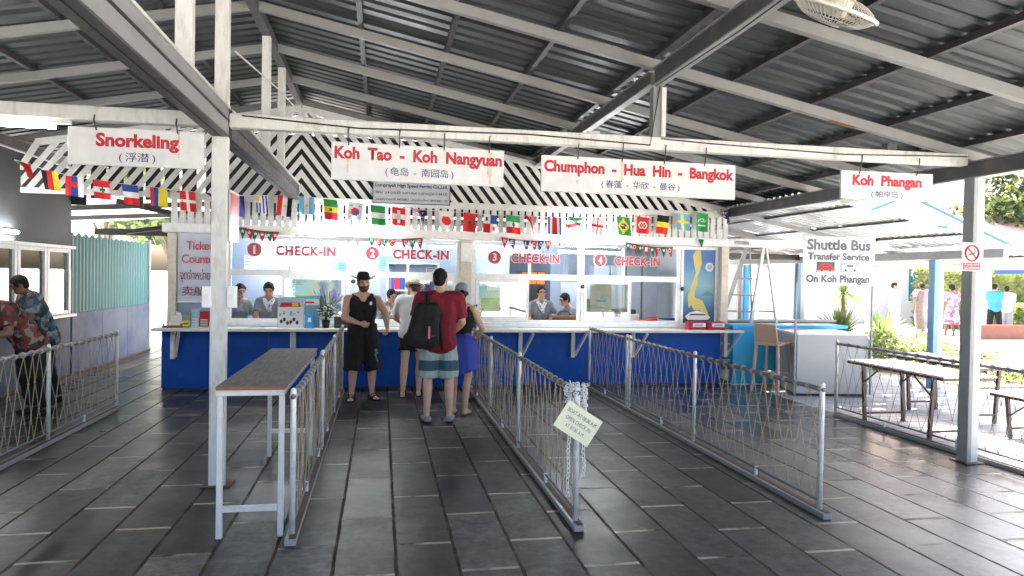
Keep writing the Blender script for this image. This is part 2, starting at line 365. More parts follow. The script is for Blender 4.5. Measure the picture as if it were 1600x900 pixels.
def tag(o, label=None, cat=None, group=None, kind=None):
    for k, v in (('label', label), ('category', cat), ('group', group), ('kind', kind)):
        if v: o[k] = v
    return o
def thing(name, label, cat, loc=(0, 0, 0), group=None):
    o = bpy.data.objects.new(name, None); COL.objects.link(o); o.location = loc; o.empty_display_size = .1
    return tag(o, label, cat, group)
def single(o, label, cat, group=None):
    """give a one-mesh thing its own base point"""
    tag(o, label, cat, group); me = o.data
    vs_ = [v.co for v in me.vertices]
    c = Vector(((min(v.x for v in vs_) + max(v.x for v in vs_)) / 2, (min(v.y for v in vs_) + max(v.y for v in vs_)) / 2, min(v.z for v in vs_)))
    me.transform(Matrix.Translation(-c)); o.location = c; return o
def copy_tree(o, parent=None):
    c = o.copy(); COL.objects.link(c); c.parent = parent
    for ch in list(o.children): copy_tree(ch, c)
    return c
DG = lambda: bpy.context.evaluated_depsgraph_get()
from mathutils import noise as mnoise
def remesh(mb, name, m, parent, voxel=.012, smooth=4, rough=0.0, freq=9.0):
    """one continuous skin over everything in mb"""
    me = bpy.data.meshes.new(name); mb.bm.to_mesh(me); mb.bm.free()
    t = bpy.data.objects.new(name, me); COL.objects.link(t)
    r = t.modifiers.new('r', 'REMESH'); r.mode = 'VOXEL'; r.voxel_size = voxel
    if smooth:
        sm = t.modifiers.new('s', 'SMOOTH'); sm.iterations = smooth; sm.factor = .5
    out = bpy.data.meshes.new_from_object(t.evaluated_get(DG()))
    bpy.data.objects.remove(t); bpy.data.meshes.remove(me)
    out.materials.clear(); out.materials.append(m)
    for p in out.polygons: p.use_smooth = True
    if rough:
        nn = [v.normal.copy() for v in out.vertices]
        for v, n_ in zip(out.vertices, nn):
            q = v.co; v.co = q + n_ * rough * (mnoise.noise((q.x * freq, q.y * freq, q.z * freq * .45)) + .5 * mnoise.noise((q.x * freq * 2.3, q.y * freq * 2.3, q.z * freq * 1.2)))
    out.name = name
    return link(name, out, parent)
def merge(o, me, m):
    """writing belongs to the mesh it is written on: add it there with its own material slot"""
    base = o.data; i = len(base.materials); base.materials.append(m)
    bm = bmesh.new(); bm.from_mesh(base); n = len(bm.faces)
    bm.from_mesh(me); bm.faces.ensure_lookup_table()
    for f in bm.faces[n:]: f.material_index = i
    bm.to_mesh(base); bm.free(); bpy.data.meshes.remove(me); return o
def text(body, x0, x1, z0, z1, y, m, parent=None, name='lettering', bold=0.0, outline=None, M=None, own=False, sp=.92):
    """letters fitted into a box on a surface that faces -Y"""
    def mk(off):
        c = bpy.data.curves.new('t', 'FONT'); c.body = body; c.size = 1; c.offset = off; c.resolution_u = 3; c.space_character = sp if bold else 1
        o = bpy.data.objects.new('t', c); COL.objects.link(o)
        me = bpy.data.meshes.new_from_object(o.evaluated_get(DG())); bpy.data.objects.remove(o); bpy.data.curves.remove(c)
        me.materials.clear(); return me
    me = mk(bold); xs = [v.co.x for v in me.vertices]; zs = [v.co.y for v in me.vertices]
    a0, a1, b0, b1 = min(xs), max(xs), min(zs), max(zs)
    sx = (x1 - x0) / (a1 - a0); sz = (z1 - z0) / (b1 - b0)
    tgt = parent if parent.type == 'MESH' else next((c for c in parent.children if c.type == 'MESH'), None)
    rl = root_loc(parent)
    def place(me, yy):
        for v in me.vertices:
            p = Vector((x0 + (v.co.x - a0) * sx, yy, z0 + (v.co.y - b0) * sz)); v.co = M @ p if M else p
    if own:
        place(me, y - .003); me.materials.append(m); o = link(name, me, parent)
        if outline:
            m2 = mk(bold + .03); place(m2, y); m2.transform(Matrix.Translation(-rl)); merge(o, m2, outline)
        return o
    place(me, y); me.transform(Matrix.Translation(-rl)); return merge(tgt, me, m)
def plate(name, x0, x1, z0, z1, y, m, parent, th=.002):
    return MB().box(x0, x1, y, y + th, z0, z1).build(name, m, parent)

# ------------------------------------------------------------------ setting
def ground_sheet(name, x0, x1, y0, y1, z, m):
    o = MB().box(x0, x1, y0, y1, z - .05, z).build(name, m); return tag(o, kind='structure')
g = MB().face([(-900, -900, -.035), (900, -900, -.035), (900, 1500, -.035), (-900, 1500, -.035)])
mb = MB(); mb.face([(-900, -900, -.06), (900, -900, -.06), (900, 1500, -.06), (-900, 1500, -.06)])
tag(mb.build('ground', CONC), kind='structure')
ground_sheet('floor', -5.0, 5.86, -3.0, 17.0, 0.0, MATS['slate_paving'])
ground_sheet('pavement', 5.87, 9.6, -3.0, 17.0, -.012, MATS['pale_paving'])

def zr(x): return 4.30 - .2 * abs(x + 1.27)
shelter = thing('open_shelter', 'open steel shelter with grey corrugated gable roof over the queue lanes', 'shelter', (-1.25, 6.0, 0))
def corrugated(x0, x1, zf, y0, y1, pitch, holes, name, m, parent, nx=None, rib=.055, hgt=.028):
    """sheet with ribs running down the slope (along x)"""
    mb = MB(); ys = []; y = y0
    while y < y1:
        ys += [(y, 0), (y + pitch - rib * 1.6, 0), (y + pitch - rib * 1.25, hgt), (y + pitch - rib * .35, hgt)]; y += pitch
    ys.append((y, 0))
    nx = nx or max(1, int(abs(x1 - x0) / .15))
    xs = [x0 + (x1 - x0) * i / nx for i in range(nx + 1)]
    V = [[mb.bm.verts.new((x, yy, zf(x) + h)) for yy, h in ys] for x in xs]
    for i in range(nx):
        for j in range(len(ys) - 1):
            yc = (ys[j][0] + ys[j + 1][0]) / 2; xc = (xs[i] + xs[i + 1]) / 2
            if any(a <= xc <= b and c <= yc <= d and random.random() < p for a, b, c, d, p in holes): continue
            mb.bm.faces.new([V[i][j], V[i + 1][j], V[i + 1][j + 1], V[i][j + 1]])
    return mb.build(name, m, parent, recalc=True)
SH = .15
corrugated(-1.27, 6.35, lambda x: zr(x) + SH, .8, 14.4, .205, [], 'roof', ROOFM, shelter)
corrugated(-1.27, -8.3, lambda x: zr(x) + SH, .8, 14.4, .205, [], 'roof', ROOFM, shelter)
MB().bar((-1.27, .8, 4.47), (-1.27, 14.4, 4.47), .30, .02).build('ridge_cap', ROOFM, shelter)
RY = [1.0, 1.95, 3.25, 4.6, 6.03, 7.4, 8.72, 10.05, 11.4, 12.75, 14.1]
for y in RY:
    MB().bar((-1.3 + .04, y, zr(-1.27) + .045), (6.3, y, zr(6.3) + .045), .062, .085).build('rafter', RAFT, shelter)
    MB().bar((-1.27 - .01, y, zr(-1.27) + .045), (-8.2, y, zr(-8.2) + .045), .062, .085).build('rafter', RAFT, shelter)
for x in (-.24, .63, 1.49, 2.36, 3.11, 3.9, 4.7, 5.5, 6.25, -2.12, -3.0, -3.81, -4.65, -5.5, -6.4, -7.3):
    MB().bar((x, .8, zr(x) + .118), (x, 14.4, zr(x) + .118), .05, .055).build('purlin', DARKST, shelter)
MB().bar((-1.27, .8, 4.35), (-1.27, 14.4, 4.35), .09, .11).build('ridge_beam', GIRD, shelter)
def ibeam(x, y0, y1, z0, z1, w, name, m, m2):
    o = MB().box(x - w * .30, x + w * .30, y0, y1, z0 + .014, z1 - .014).build(name, m, shelter)
    MB().box(x - w / 2, x + w / 2, y0, y1, z0, z0 + .013).build('flange', m2, o)
    MB().box(x - w / 2, x + w / 2, y0, y1, z1 - .013, z1).build('flange', m2, o)
    return o
# the centre girder is a pair of channels; lower flanges and far sides are darker
for y0, y1, msd in ((.8, 5.96, GREYP), (6.09, 10.85, GIRD)):
    gd = MB(); gd.box(-1.335, -1.315, y0, y1, 2.80, 3.02).box(-1.225, -1.205, y0, y1, 2.80, 3.02)
    gd = gd.build('girder', msd, shelter)
    for a, b_ in ((-1.333, -1.275), (-1.262, -1.207)):
        MB().box(a, b_, y0, y1, 2.786, 2.799).build('flange', GIRD, gd); MB().box(a, b_, y0, y1, 3.021, 3.034).build('flange', GREYP, gd)
    MB().box(-1.204, -1.196, y0, y1, 2.90, 2.915).build('rib_strip', DARKST, gd); MB().box(-1.2045, -1.190, y0, y1, 3.0, 3.02).build('edge_strip', WHITE, gd)
ibeam(2.36, .8, 5.95, 3.41, 3.572, .085, 'girder', GIRD, GREYP)
ibeam(2.36, 6.05, 14.3, 3.44, 3.572, .08, 'girder', GIRD, GREYP)
ibeam(5.60, .8, 14.3, 2.735, 2.90, .12, 'girder', GIRD, GREYP)
ibeam(-5.1, .8, 14.3, 3.37, 3.53, .10, 'girder', GIRD, GREYP)
for (x0, x1) in ((-8.2, -1.34), (-1.20, 5.53)):
    MB().box(x0, x1, 5.95, 6.05, 2.857, 2.968).build('beam', POSTW, shelter, bevel=.006)
for pts in ([(-1.1, 5.93, 2.95), (-.2, 5.935, 2.90), (1.2, 5.93, 2.925), (2.3, 5.935, 2.89), (2.38, 5.94, 3.4)], [(2.33, 5.9, 3.40), (2.31, 4.4, 3.37), (2.33, 3.9, 3.40), (2.55, 3.80, 3.50)], [(5.5, 5.92, 2.94), (4.2, 5.94, 2.90), (2.9, 5.93, 2.93), (2.4, 5.93, 2.95)]):
    MB().tube(pts, .006, 5).build('cable', BLACK, shelter)
# posts
def chan_post(x, y, z0, z1, w, d, m, m2):
    o = MB().box(x - w / 2, x + w / 2, y - d / 2, y - d / 2 + .05, z0, z1).build('post', m, shelter, bevel=.005)
    MB().box(x - w / 2 + .012, x + w / 2 - .012, y - d / 2 + .052, y + d / 2, z0, z1).build('back_channel', m2, o)
    MB().box(x - w / 2 - .05, x + w / 2 + .05, y - d / 2 - .04, y + d / 2 + .04, z0 + .003, z0 + .012).build('base_plate', RUST, o)
    return o
chan_post(-1.27, 6.02, 0, 2.785, .125, .11, POSTW, POSTW)
o = MB().box(5.535, 5.583, 5.875, 6.005, 0, 2.733).build('post', GREYP, shelter, bevel=.004); MB().box(5.584, 5.665, 5.885, 5.995, 0, 2.733).build('white_channel', WHITE, o, bevel=.004); MB().box(5.50, 5.70, 5.83, 6.05, .003, .012).build('base_plate', RUST, o)
chan_post(5.60, 1.0, 0, 2.733, .12, .13, WHITE, GREYP)
chan_post(-1.27, 1.0, 0, 2.785, .125, .11, POSTW, POSTW)
for y in (1.95, 3.25, 4.93, 6.03, 8.2, 9.4):
    w = .105 if y < 7 else .09
    MB().box(-1.27 - w / 2, -1.27 + w / 2, y - .04, y + .04, 3.037, 4.294).build('king_post', POSTW, shelter, bevel=.004)
o = MB().box(2.33, 2.405, 5.955, 6.045, 2.971, 3.408).build('stub_post', GREYP, shelter); MB().box(2.40, 2.44, 5.93, 5.953, 2.971, 3.40).build('cover_strip', WHITE, o)
MB().box(4.66, 4.76, 5.96, 6.04, 2.971, 3.03).build('stub_post', GIRD, shelter)
MB().tube([(-1.19, 6.1, 3.50), (-1.17, 8.4, 3.78), (-1.15, 10.8, 4.0)], .008, 5).build('cable', WHITE, shelter)
MB().box(1.86, 1.97, 6.35, 6.45, 3.02, 3.075).build('junction_box', PAPER, shelter)
MB().bar((4.10, 6.03, zr(4.10) - .002), (4.36, 6.03, zr(4.36) - .002), .064, .004).build('rust_patch', mat('rust_orange', (.20, .085, .035), .9, dirt=.6, dirtcol=(.35, .33, .3), scale=14), shelter)
# ------------------------------------------------------------------ ticket booth
YF, YW = 10.93, 11.15
booth = thing('ticket_booth', 'white framed ticket booth with blue counter front and slatted gable', 'booth', (1.2, 12.5, 0))
MB().box(-3.09, 5.53, YF, YF + .10, .02, .855).build('counter_front', BLUE, booth)
for x in (-1.62, -.42, .78, 1.98, 3.18, 4.38): MB().box(x - .006, x + .006, YF - .004, YF - .001, .03, .85).build('panel_joint', NAVY, booth)
MB().box(-3.08, 5.52, YF + .005, YF + .09, .0, .018).build('plinth', DARKST, booth)
MB().box(-3.06, 5.50, YF + .10, 11.6, .84, .858).build('inner_counter', SHELFM, booth)
MB().box(-3.15, 5.80, 10.64, 11.08, .862, .905).build('counter_shelf', SHELFM, booth, bevel=.006)
for x in (-2.93, -1.28, -.45, 2.15, 3.0, 4.0, 5.60):
    b = MB(); b.box(x - .03, x + .03, YF - .055, YF - .003, .45, .858)
    sx = .16 if x > 1 else (.02 if x > -2.5 else .12)
    b.bar((x + .035, YF - .03, .48), (x + .035 + sx * .8, 10.69, .845), .035, .035)
    b.build('shelf_bracket', WHITE, booth)
MB().box(-3.05, 5.66, YW - .05, YW + .06, .907, .985).build('window_sill', ALU, booth, bevel=.008)
# columns
MB().box(-3.05, -2.93, 11.02, 11.16, .987, 2.265).build('column', CREAM, booth, bevel=.006)
MB().box(1.205, 1.395, YW - .07, YW + .10, .987, 2.265).build('column', CREAM, booth, bevel=.008)
MB().box(5.56, 5.69, 11.0, 11.16, .987, 2.265).build('column', CREAM, booth, bevel=.006)
MB().box(1.215, 1.385, YW - .085, YW - .072, 1.93, 2.23).build('service_box', ALU, booth, bevel=.01)
MB().box(-3.08, 5.70, 10.86, YW + .06, 2.268, 2.395).build('lintel', ALU, booth, bevel=.006)
MB().box(-2.93, 5.55, YW - .03, YW + .03, 2.215, 2.262).build('head_rail', ALU, booth)
MB().box(-2.92, -2.25, 11.10, 11.16, .99, 2.21).build('end_panel', PALEBLUE, booth)
# windows: frames with transom and sashes
def window(x0, x1, split, open_side, px):
    f = MB(); y0, y1 = YW - .028, YW + .028
    for x in (x0, x1): f.box(x - .028, x + .028, y0, y1, .988, 2.213)
    f.box(x0 + .03, x1 - .03, y0, y1, 1.665, 1.755); f.box(x0 + .03, x1 - .03, y0 + .004, y1 - .004, .988, 1.02)
    xm = x0 + (x1 - x0) * split
    f.box(xm - .02, xm + .02, y0 + .006, y1 - .006, 1.758, 2.212)
    o = f.build('window', ALU, booth)
    t = MB(); t.box(x0 + .03, xm - .021, YW - .003, YW + .003, 1.758, 2.212); t.box(xm + .021, x1 - .03, YW - .003, YW + .003, 1.758, 2.212); t.build('transom_pane', GLASS, o)
    for (a, b), gl in px:
        s = MB(); z0, z1 = 1.022, 1.663
        s.box(a, a + .045, y0 - .012, YW - .006, z0, z1); s.box(b - .045, b, y0 - .012, YW - .006, z0, z1)
        s.box(a + .046, b - .046, y0 - .012, YW - .006, z1 - .045, z1); s.box(a + .046, b - .046, y0 - .012, YW - .006, z0, z0 + .055); s.build('sash', ALU, o)
        MB().box(a + .046, b - .046, YW - .022, YW - .018, z0 + .056, z1 - .046).build('pane', gl, o)
    return o
window(-2.22, -.50, .50, 0, [((-1.47, -.55), GLASSD)])
window(-.37, 1.175, .50, 0, [((.36, 1.14), GLASSD)])
window(1.43, 3.155, .52, 0, [((1.47, 2.32), GLASSD)])
window(3.20, 4.86, .42, 0, [((3.23, 4.03), GLASS)])
# map panel frame
MB().box(4.90, 4.945, YW - .03, YW + .03, .988, 2.213).box(5.51, 5.557, YW - .03, YW + .03, .988, 2.213).build('panel_frame', ALU, booth)
# fascia of upright slats, gable of slanted slats
MB().box(-2.98, 5.60, 10.86, 10.92, 2.735, 2.83).build('fascia_rail', SLAT, booth)
MB().box(-5.08, -2.985, 10.86, 10.92, 2.755, 2.83).build('fascia_rail', SLAT, booth)
f = MB(); x = -2.96
while x < 5.55:
    f.box(x, x + .078, 10.872, 10.895, 2.397, 2.733); x += .110
f.build('fascia_slats', SLAT, booth)
def gz(x): return 4.13 - .19 * abs(x + 1.18)
apex = 4.13
MB().bar((-1.18, 10.89, gz(-1.18)), (5.60, 10.89, gz(5.60)), .05, .09).build('gable_rail', SLAT, booth)
MB().bar((-1.19, 10.89, gz(-1.18)), (-4.72, 10.89, gz(-4.72)), .05, .09).build('gable_rail', SLAT, booth)
MB().bar((-5.06, 10.89, 2.84), (-4.70, 10.89, 3.46), .05, .085, up=(0, 1, 0)).build('gable_rail', SLAT, booth)
# right half leans like a backslash, left half like a slash, meeting in a chevron
def slats2(sgn, x_end):
    fm = MB(); k = 1.28; w = .092
    n = 0; x = -1.18 + sgn * .06
    # slats are parallelograms with plumb-cut ends
    while (x - x_end) * sgn < 0:
        def clip(xb):
            d = (xb + 1.18) * sgn                        # distance to the seam
            t2 = (apex - .045 - .19 * d - 2.832) / (k - .19)
            return max(0.0, min(d, t2))
        a, b = x, x + sgn * w
        ta, tb = clip(a), clip(b)
        P = [(a, 2.832), (b, 2.832), (b - sgn * tb, 2.832 + k * tb), (a - sgn * ta, 2.832 + k * ta)]
        if tb > .02 or ta > .02:
            fm.hexa([(p[0], 10.872, p[1]) for p in P] + [(p[0], 10.897, p[1]) for p in P])
        x += sgn * .167
    return fm
slats2(1, 5.5).build('gable_slats', SLAT, booth); slats2(-1, -5.0).build('gable_slats', SLAT, booth)
# room behind the glass
MB().box(-3.0, 5.6, 14.10, 14.2, 0, 2.6).build('back_wall', PALEBLUE, booth)
MB().box(-3.0, 5.6, YW + .07, 14.2, 2.50, 2.56).build('room_ceiling', mat('ceiling_board', (.42, .44, .47), .7), booth)
MB().box(-3.05, -2.97, 11.17, 14.2, 0, 2.6).build('side_wall', PALEBLUE, booth)
MB().box(5.58, 5.66, 11.17, 14.2, 0, 2.6).build('side_wall', OUTW, booth)
MB().box(-2.9, 5.6, 12.6, 12.62, 2.75, 4.05).build('gable_shade_board', BLACK, booth)  # black board standing in for the dark void behind the gable slats
for i in range(7): MB().box(-4.95 + .28 * i, -4.72 + .28 * i, 12.6 + .05 * (i % 2), 12.62 + .05 * (i % 2), 2.75 + .12 * (i % 3), 3.46 + .04 * i).build('gable_shade_board', BLACK, booth)  # staggered black boards carry that darkness left, gaps leave streaks of daylight
MB().box(-3.0, 5.6, 11.05, 12.6, 2.57, 2.585).build('gable_shade_floor', BLACK, booth)  # black sheet supplying the shade behind the fascia slats
MB().box(2.34, 3.12, 13.0, 13.04, 0, 2.1).build('room_partition', NAVY, booth)
MB().box(3.3, 4.2, 12.9, 12.95, 0.0, 1.62).build('room_partition', PALEBLUE, booth)
f = MB()
for i in range(4): f.box(3.95 + i * .32, 4.24 + i * .32, 12.9, 13.3, 0, 1.95)
f.build('grey_lockers', mat('locker_grey', (.30, .33, .38), .5), booth)
for (x0, x1, y, z) in ((-1.95, -.75, 12.3, 2.20), (.80, 2.0, 12.3, 2.19), (-.7, .5, 13.5, 2.22), (1.9, 3.0, 13.4, 2.20), (3.1, 4.3, 12.3, 2.17), (-2.3, -1.2, 13.7, 2.13)):
    MB().tube([(x0, y, z), (x1, y, z)], .022, 8).build('tube_lamp', TUBEB, booth, smooth=True)
# check-in lettering on the transoms
for n, cx, x0, x1, zc in ((1, -1.87, -1.56, -.69, 2.045), (2, -.14, .17, 1.03, 2.03), (3, 1.76, 2.03, 2.81, 2.012), (4, 3.50, 3.74, 4.52, 2.0)):
    text('CHECK-IN', x0, x1, zc - .075, zc + .075, YW - .033, DECAL, booth, 'check_in_lettering', .042, PAPER, own=True, sp=1.10)
    d = MB().lathe([(.112, 0), (.112, .002)], (cx, YW - .006, zc + .005), 24, Matrix.Rotation(PI / 2, 4, 'X')).build('number_disc', PAPER, booth)
    MB().lathe([(.10, 0), (.10, .002)], (cx, YW - .009, zc + .005), 24, Matrix.Rotation(PI / 2, 4, 'X')).build('red_disc', DECAL, d)
    text(str(n), cx - (.016 if n == 1 else .033), cx + (.016 if n == 1 else .033), zc - .058, zc + .068, YW - .013, PAPER, d, 'numeral', .03)
# front tubes below the fascia
for i, (x0, x1, z, lb) in enumerate(((-1.00, .14, 2.315, 'lit fluorescent tube below the fascia over the first and second windows'), (2.62, 3.78, 2.285, 'lit fluorescent tube below the fascia over the third and fourth windows'))):
    t = thing('tube_light', lb, 'tube light', ((x0 + x1) / 2, 10.84, z), 'fluorescent tube lights')
    MB().box(x0 - .03, x1 + .03, 10.83, 10.858, z - .028, z + .028).build('fitting', WHITE, t)
    MB().tube([(x0, 10.80, z), (x1, 10.80, z)], .024, 10).build('tube', TUBEB, t, smooth=True)
t = thing('tube_light', 'lit fluorescent tube under the white beam beside the snorkeling sign', 'tube light', (-3.3, 6.0, 2.8), 'fluorescent tube lights')
MB().box(-3.95, -2.36, 5.98, 6.02, 2.825, 2.855).build('fitting', WHITE, t); MB().tube([(-3.9, 6.0, 2.805), (-2.47, 6.0, 2.805)], .02, 10).build('tube', TUBEB, t, smooth=True)
t = thing('tube_light', 'lit fluorescent tube added on the grey wall in place of a tube reflection over the office windows', 'tube light', (-4.84, 10.2, 2.2), 'fluorescent tube lights')  # added lamp, stands in for the glow of a reflected tube
MB().box(-4.898, -4.86, 9.5, 10.72, 2.17, 2.225).build('fitting', WHITE, t); MB().tube([(-4.84, 9.55, 2.197), (-4.84, 10.67, 2.197)], .02, 10).build('tube', TUBEB, t, smooth=True)

# ------------------------------------------------------------------ left office and fence
office = thing('office_building', 'grey rendered office with white framed sliding windows', 'building', (-6.2, 6, 0))
MB().box(-5.05, -4.90, -1.5, 12.5, 0, .98).build('lower_wall', LILAC, office)
MB().box(-5.05, -4.90, -1.5, 12.5, 2.06, 3.30).build('upper_wall', WALLG, office)
MB().box(-5.05, -4.90, -1.5, 5.6, .981, 2.059).build('wall', WALLG, office)
MB().box(-5.05, -4.90, 12.44, 12.5, .981, 2.059).build('corner_wall', WALLG, office)
MB().box(-7.6, -7.5, -1.5, 12.5, 0, 3.0).build('rear_wall', WALLG, office)
MB().box(-7.49, -5.06, 12.4, 12.5, 0, 3.0).build('end_wall', WALLG, office)
MB().box(-7.49, -5.06, -1.5, 12.39, 2.5, 2.56).build('ceiling_board', WALLG, office)
MB().box(-4.93, -4.80, 5.6, 12.48, .96, 1.0).build('sill', ALU, office)
MB().box(-4.93, -4.82, 5.6, 12.48, 2.03, 2.075).build('window_head', ALU, office)
for y0, y1, mm in ((11.62, 12.42, GLASS), (10.75, 11.60, GLASSO), (9.4, 10.73, GLASSO), (8.0, 9.38, GLASSO), (6.8, 7.98, GLASSO), (5.62, 6.78, GLASSO)):
    f = MB()
    f.box(-4.94, -4.87, y0, y0 + .07, 1.002, 2.028); f.box(-4.94, -4.87, y1 - .07, y1, 1.002, 2.028)
    f.box(-4.935, -4.875, y0 + .071, y1 - .071, 1.002, 1.06); f.box(-4.935, -4.875, y0 + .071, y1 - .071, 1.97, 2.028)
    w = f.build('window', ALU, office); MB().box(-4.912, -4.906, y0 + .071, y1 - .071, 1.061, 1.969).build('pane', mm, w)
MB().box(-5.03, -5.02, 11.7, 12.36, 1.03, 2.0).build('blue_blind', mat('blue_blind_cloth', (.16, .22, .55), .8), office)
fence = thing('sheet_fence', 'teal corrugated sheet fence with lilac board along its foot', 'fence', (-4.95, 14.4, 0))
mb = MB(); ny = 150
for i in range(ny):
    y0 = 12.54 + 3.80 * i / ny; y1 = 12.54 + 3.80 * (i + 1) / ny; a = -4.915 + .007 * math.sin(i * 1.1); b = -4.915 + .007 * math.sin((i + 1) * 1.1)
    z0, z1 = 2.25 + .055 * abs((i * .18) % 2 - 1), 2.25 + .055 * abs(((i + 1) * .18) % 2 - 1)
    mb.hexa([(a, y0, .98), (a + .006, y0, .98), (b + .006, y1, .98), (b, y1, .98), (a, y0, z0), (a + .006, y0, z0), (b + .006, y1, z1), (b, y1, z1)])
mb.build('corrugated_sheet', TEAL, fence)
for i in range(3): MB().box(-4.93, -4.885, 12.53 + i * 1.275, 12.53 + i * 1.275 + 1.265, .02, 1.0).build('lower_board', LILAC, fence)
MB().box(-4.98, -4.88, 16.36, 16.46, 0, 2.35).build('end_post', GREYP, fence)
kb = MB().box(-5.0, -4.86, 2, 16.4, .002, .03); single(kb.build('wall_gutter', RUST), 'dark drain strip along the foot of the lilac boards', 'gutter')

# rear shed seen in the gap at the left
shed = thing('rear_shed', 'dark steel shed frame with pale roof sheets behind the teal fence', 'shed', (-4, 19, 0))
corrugated(-9, -2.2, lambda x: 2.86 + .10 * (x + 9), 13.9, 21, .3, [], 'roof', mat('pale_roof_sheet', (.75, .75, .74), .5), shed)
for y in (15.4, 17.6): MB().bar((-9, y, 2.72), (-2.3, y, 2.86 + .3), .08, .10).build('rafter', DARKST, shed)
for x, y in ((-3.75, 15.4), (-3.05, 17.6), (-7, 17.6)): MB().box(x - .07, x + .07, y - .07, y + .07, 0, 3.1).build('post', DARKST, shed)
MB().box(-5.6, -2.6, 15.36, 15.44, 2.40, 2.52).build('beam', DARKST, shed); MB().box(-6.2, -2.4, 17.55, 17.63, 2.55, 2.65).build('beam', DARKST, shed)
MB().bar((-4.9, 14.5, 3.0), (-2.7, 14.5, 2.55), .08, .10).build('brace', DARKST, shed)
MB().bar((-4.9, 15.0, 2.45), (-2.7, 15.0, 2.8), .07, .08).build('brace', DARKST, shed)

# second canopy beyond the booth, right
can = thing('lean_to_canopy', 'galvanised lean-to canopy on grey posts beside the shuttle desk', 'canopy', (7.8, 12, 0))
zc = lambda x: 2.76 - .19 * (x - 6.7)
corrugated(5.75, 10.2, zc, 9.0, 17.5, .16, [(5.9, 9.8, 9.6, 17, .04)], 'roof', ROOFL, can, nx=28, rib=.05, hgt=.03)
for y in (11.3, 13.2, 15.1, 17.2): MB().bar((5.75, y, zc(5.75) - .05), (10.15, y, zc(10.15) - .05), .05, .07).build('rafter', GREYP, can)
for x in (6.5, 7.4, 8.3, 9.8): MB().bar((x, 9.0, zc(x) - .012), (x, 17.4, zc(x) - .012), .05, .025).build('purlin', DARKST, can)
MB().bar((9.05, 9.0, 2.19), (9.05, 17.4, 2.19), .09, .13).build('edge_beam', GREYP, can)
MB().box(5.70, 9.0, 11.25, 11.33, 2.29, 2.42).build('cross_beam', ALU, can)
MB().box(5.70, 9.0, 14.2, 14.3, 2.18, 2.30).build('cross_beam', DARKST, can)
for x, y in ((9.05, 10.33), (9.05, 14.25), (9.05, 17.2)): o = MB().box(x - .09, x + .0, y - .07, y + .07, -.01, 2.12).build('post', mat('blue_grey_paint', (.14, .27, .40), .5), can, bevel=.005); MB().box(x + .001, x + .09, y - .06, y + .06, -.01, 2.12).build('white_channel', WHITE, o)
for x, y in ((7.62, 14.25),): MB().box(x - .035, x + .035, y - .035, y + .035, -.01, 2.16).build('post', GREYP, can)

# ------------------------------------------------------------------ hanging signs
def hang_sign(name, label, x0, x1, z0, z1, en, cj, wires, stains):
    t = thing(name, label, 'sign', ((x0 + x1) / 2, 6.0, z0), 'route signs hung from the beam')
    b = MB().box(x0, x1, 5.985, 6.012, z0, z1).build('board', SIGNW, t, bevel=.002)
    y = 5.983
    text(en[0], en[1], en[2], en[3], en[4], y, RED, t, 'red_lettering', .045, sp=1.0)
    text(cj[0], cj[1], cj[2], cj[3], cj[4], y, NAVYT, t, 'blue_lettering', .004)
    for i, x in enumerate(wires):
        w = MB().tube([(x, 5.944, 2.90), (x - .004, 5.938, 2.86), (x, 5.975, z1 - .025)], .0055, 5); w.build('hanging_wire', DARKST, t)
    for x, za, zb, w in stains:
        m = MB(); n = 10
        for i in range(n):
            u, v = i / n, (i + 1) / n
            wa, wb = w * (1 - .4 * u) * (1 + .3 * math.sin(u * 19 + x * 30)), w * (1 - .4 * v) * (1 + .3 * math.sin(v * 19 + x * 30))
            m.face([(x - wa, 5.9838, za + (zb - za) * u), (x + wa, 5.9838, za + (zb - za) * u), (x + wb, 5.9838, za + (zb - za) * v), (x - wb, 5.9838, za + (zb - za) * v)])
        m.build('rust_streak', RUSTST, t)
    t.rotation_euler = (R(random.uniform(-1.5, 1.5)), R(random.uniform(-.5, .5)), R(random.uniform(-1.2, 1.2)))
    return t
hang_sign('hanging_sign', 'white hanging sign reading Snorkeling in red', -2.376, -1.389, 2.521, 2.811, ('Snorkeling', -2.178, -1.575, 2.636, 2.773), ('( 浮潜 )', -2.012, -1.748, 2.546, 2.628), (-2.17, -1.58), [(-1.575, 2.80, 2.60, .008)])
hang_sign('hanging_sign', 'white hanging sign reading Koh Tao - Koh Nangyuan', -.416, 1.01, 2.482, 2.789, ('Koh  Tao  -  Koh  Nangyuan', -.392, .993, 2.622, 2.755), ('( 龟岛  -  南园岛 )', .019, .583, 2.523, 2.603), (-.28, .13, .50, .88), [(-.285, 2.66, 2.54, .010), (.895, 2.77, 2.50, .016), (.875, 2.70, 2.55, .010)])
hang_sign('hanging_sign', 'white hanging sign reading Chumphon - Hua Hin - Bangkok', 1.341, 3.133, 2.452, 2.764, ('Chumphon  -  Hua  Hin  -  Bangkok', 1.364, 3.117, 2.592, 2.725), ('( 春蓬  -  华欣  -  曼谷 )', 1.879, 2.601, 2.497, 2.573), (1.66, 2.06, 2.45, 2.83), [(2.063, 2.75, 2.56, .012), (2.455, 2.75, 2.68, .012), (1.66, 2.56, 2.53, .012)])
hang_sign('hanging_sign', 'small white hanging sign reading Koh Phangan', 4.209, 5.172, 2.503, 2.763, ('Koh  Phangan', 4.323, 5.05, 2.598, 2.730), ('( 帕岸岛 )', 4.522, 4.852, 2.512, 2.588), (4.39, 4.99), [])
t = thing('address_sign', 'grey framed address sign with three rows of small writing on the slatted gable', 'sign', (.43, 10.8, 2.79))
MB().box(-.135, 1.0, 10.835, 10.855, 2.79, 3.115).build('board', mat('address_board', (.50, .52, .55), .5), t)
fr = MB()
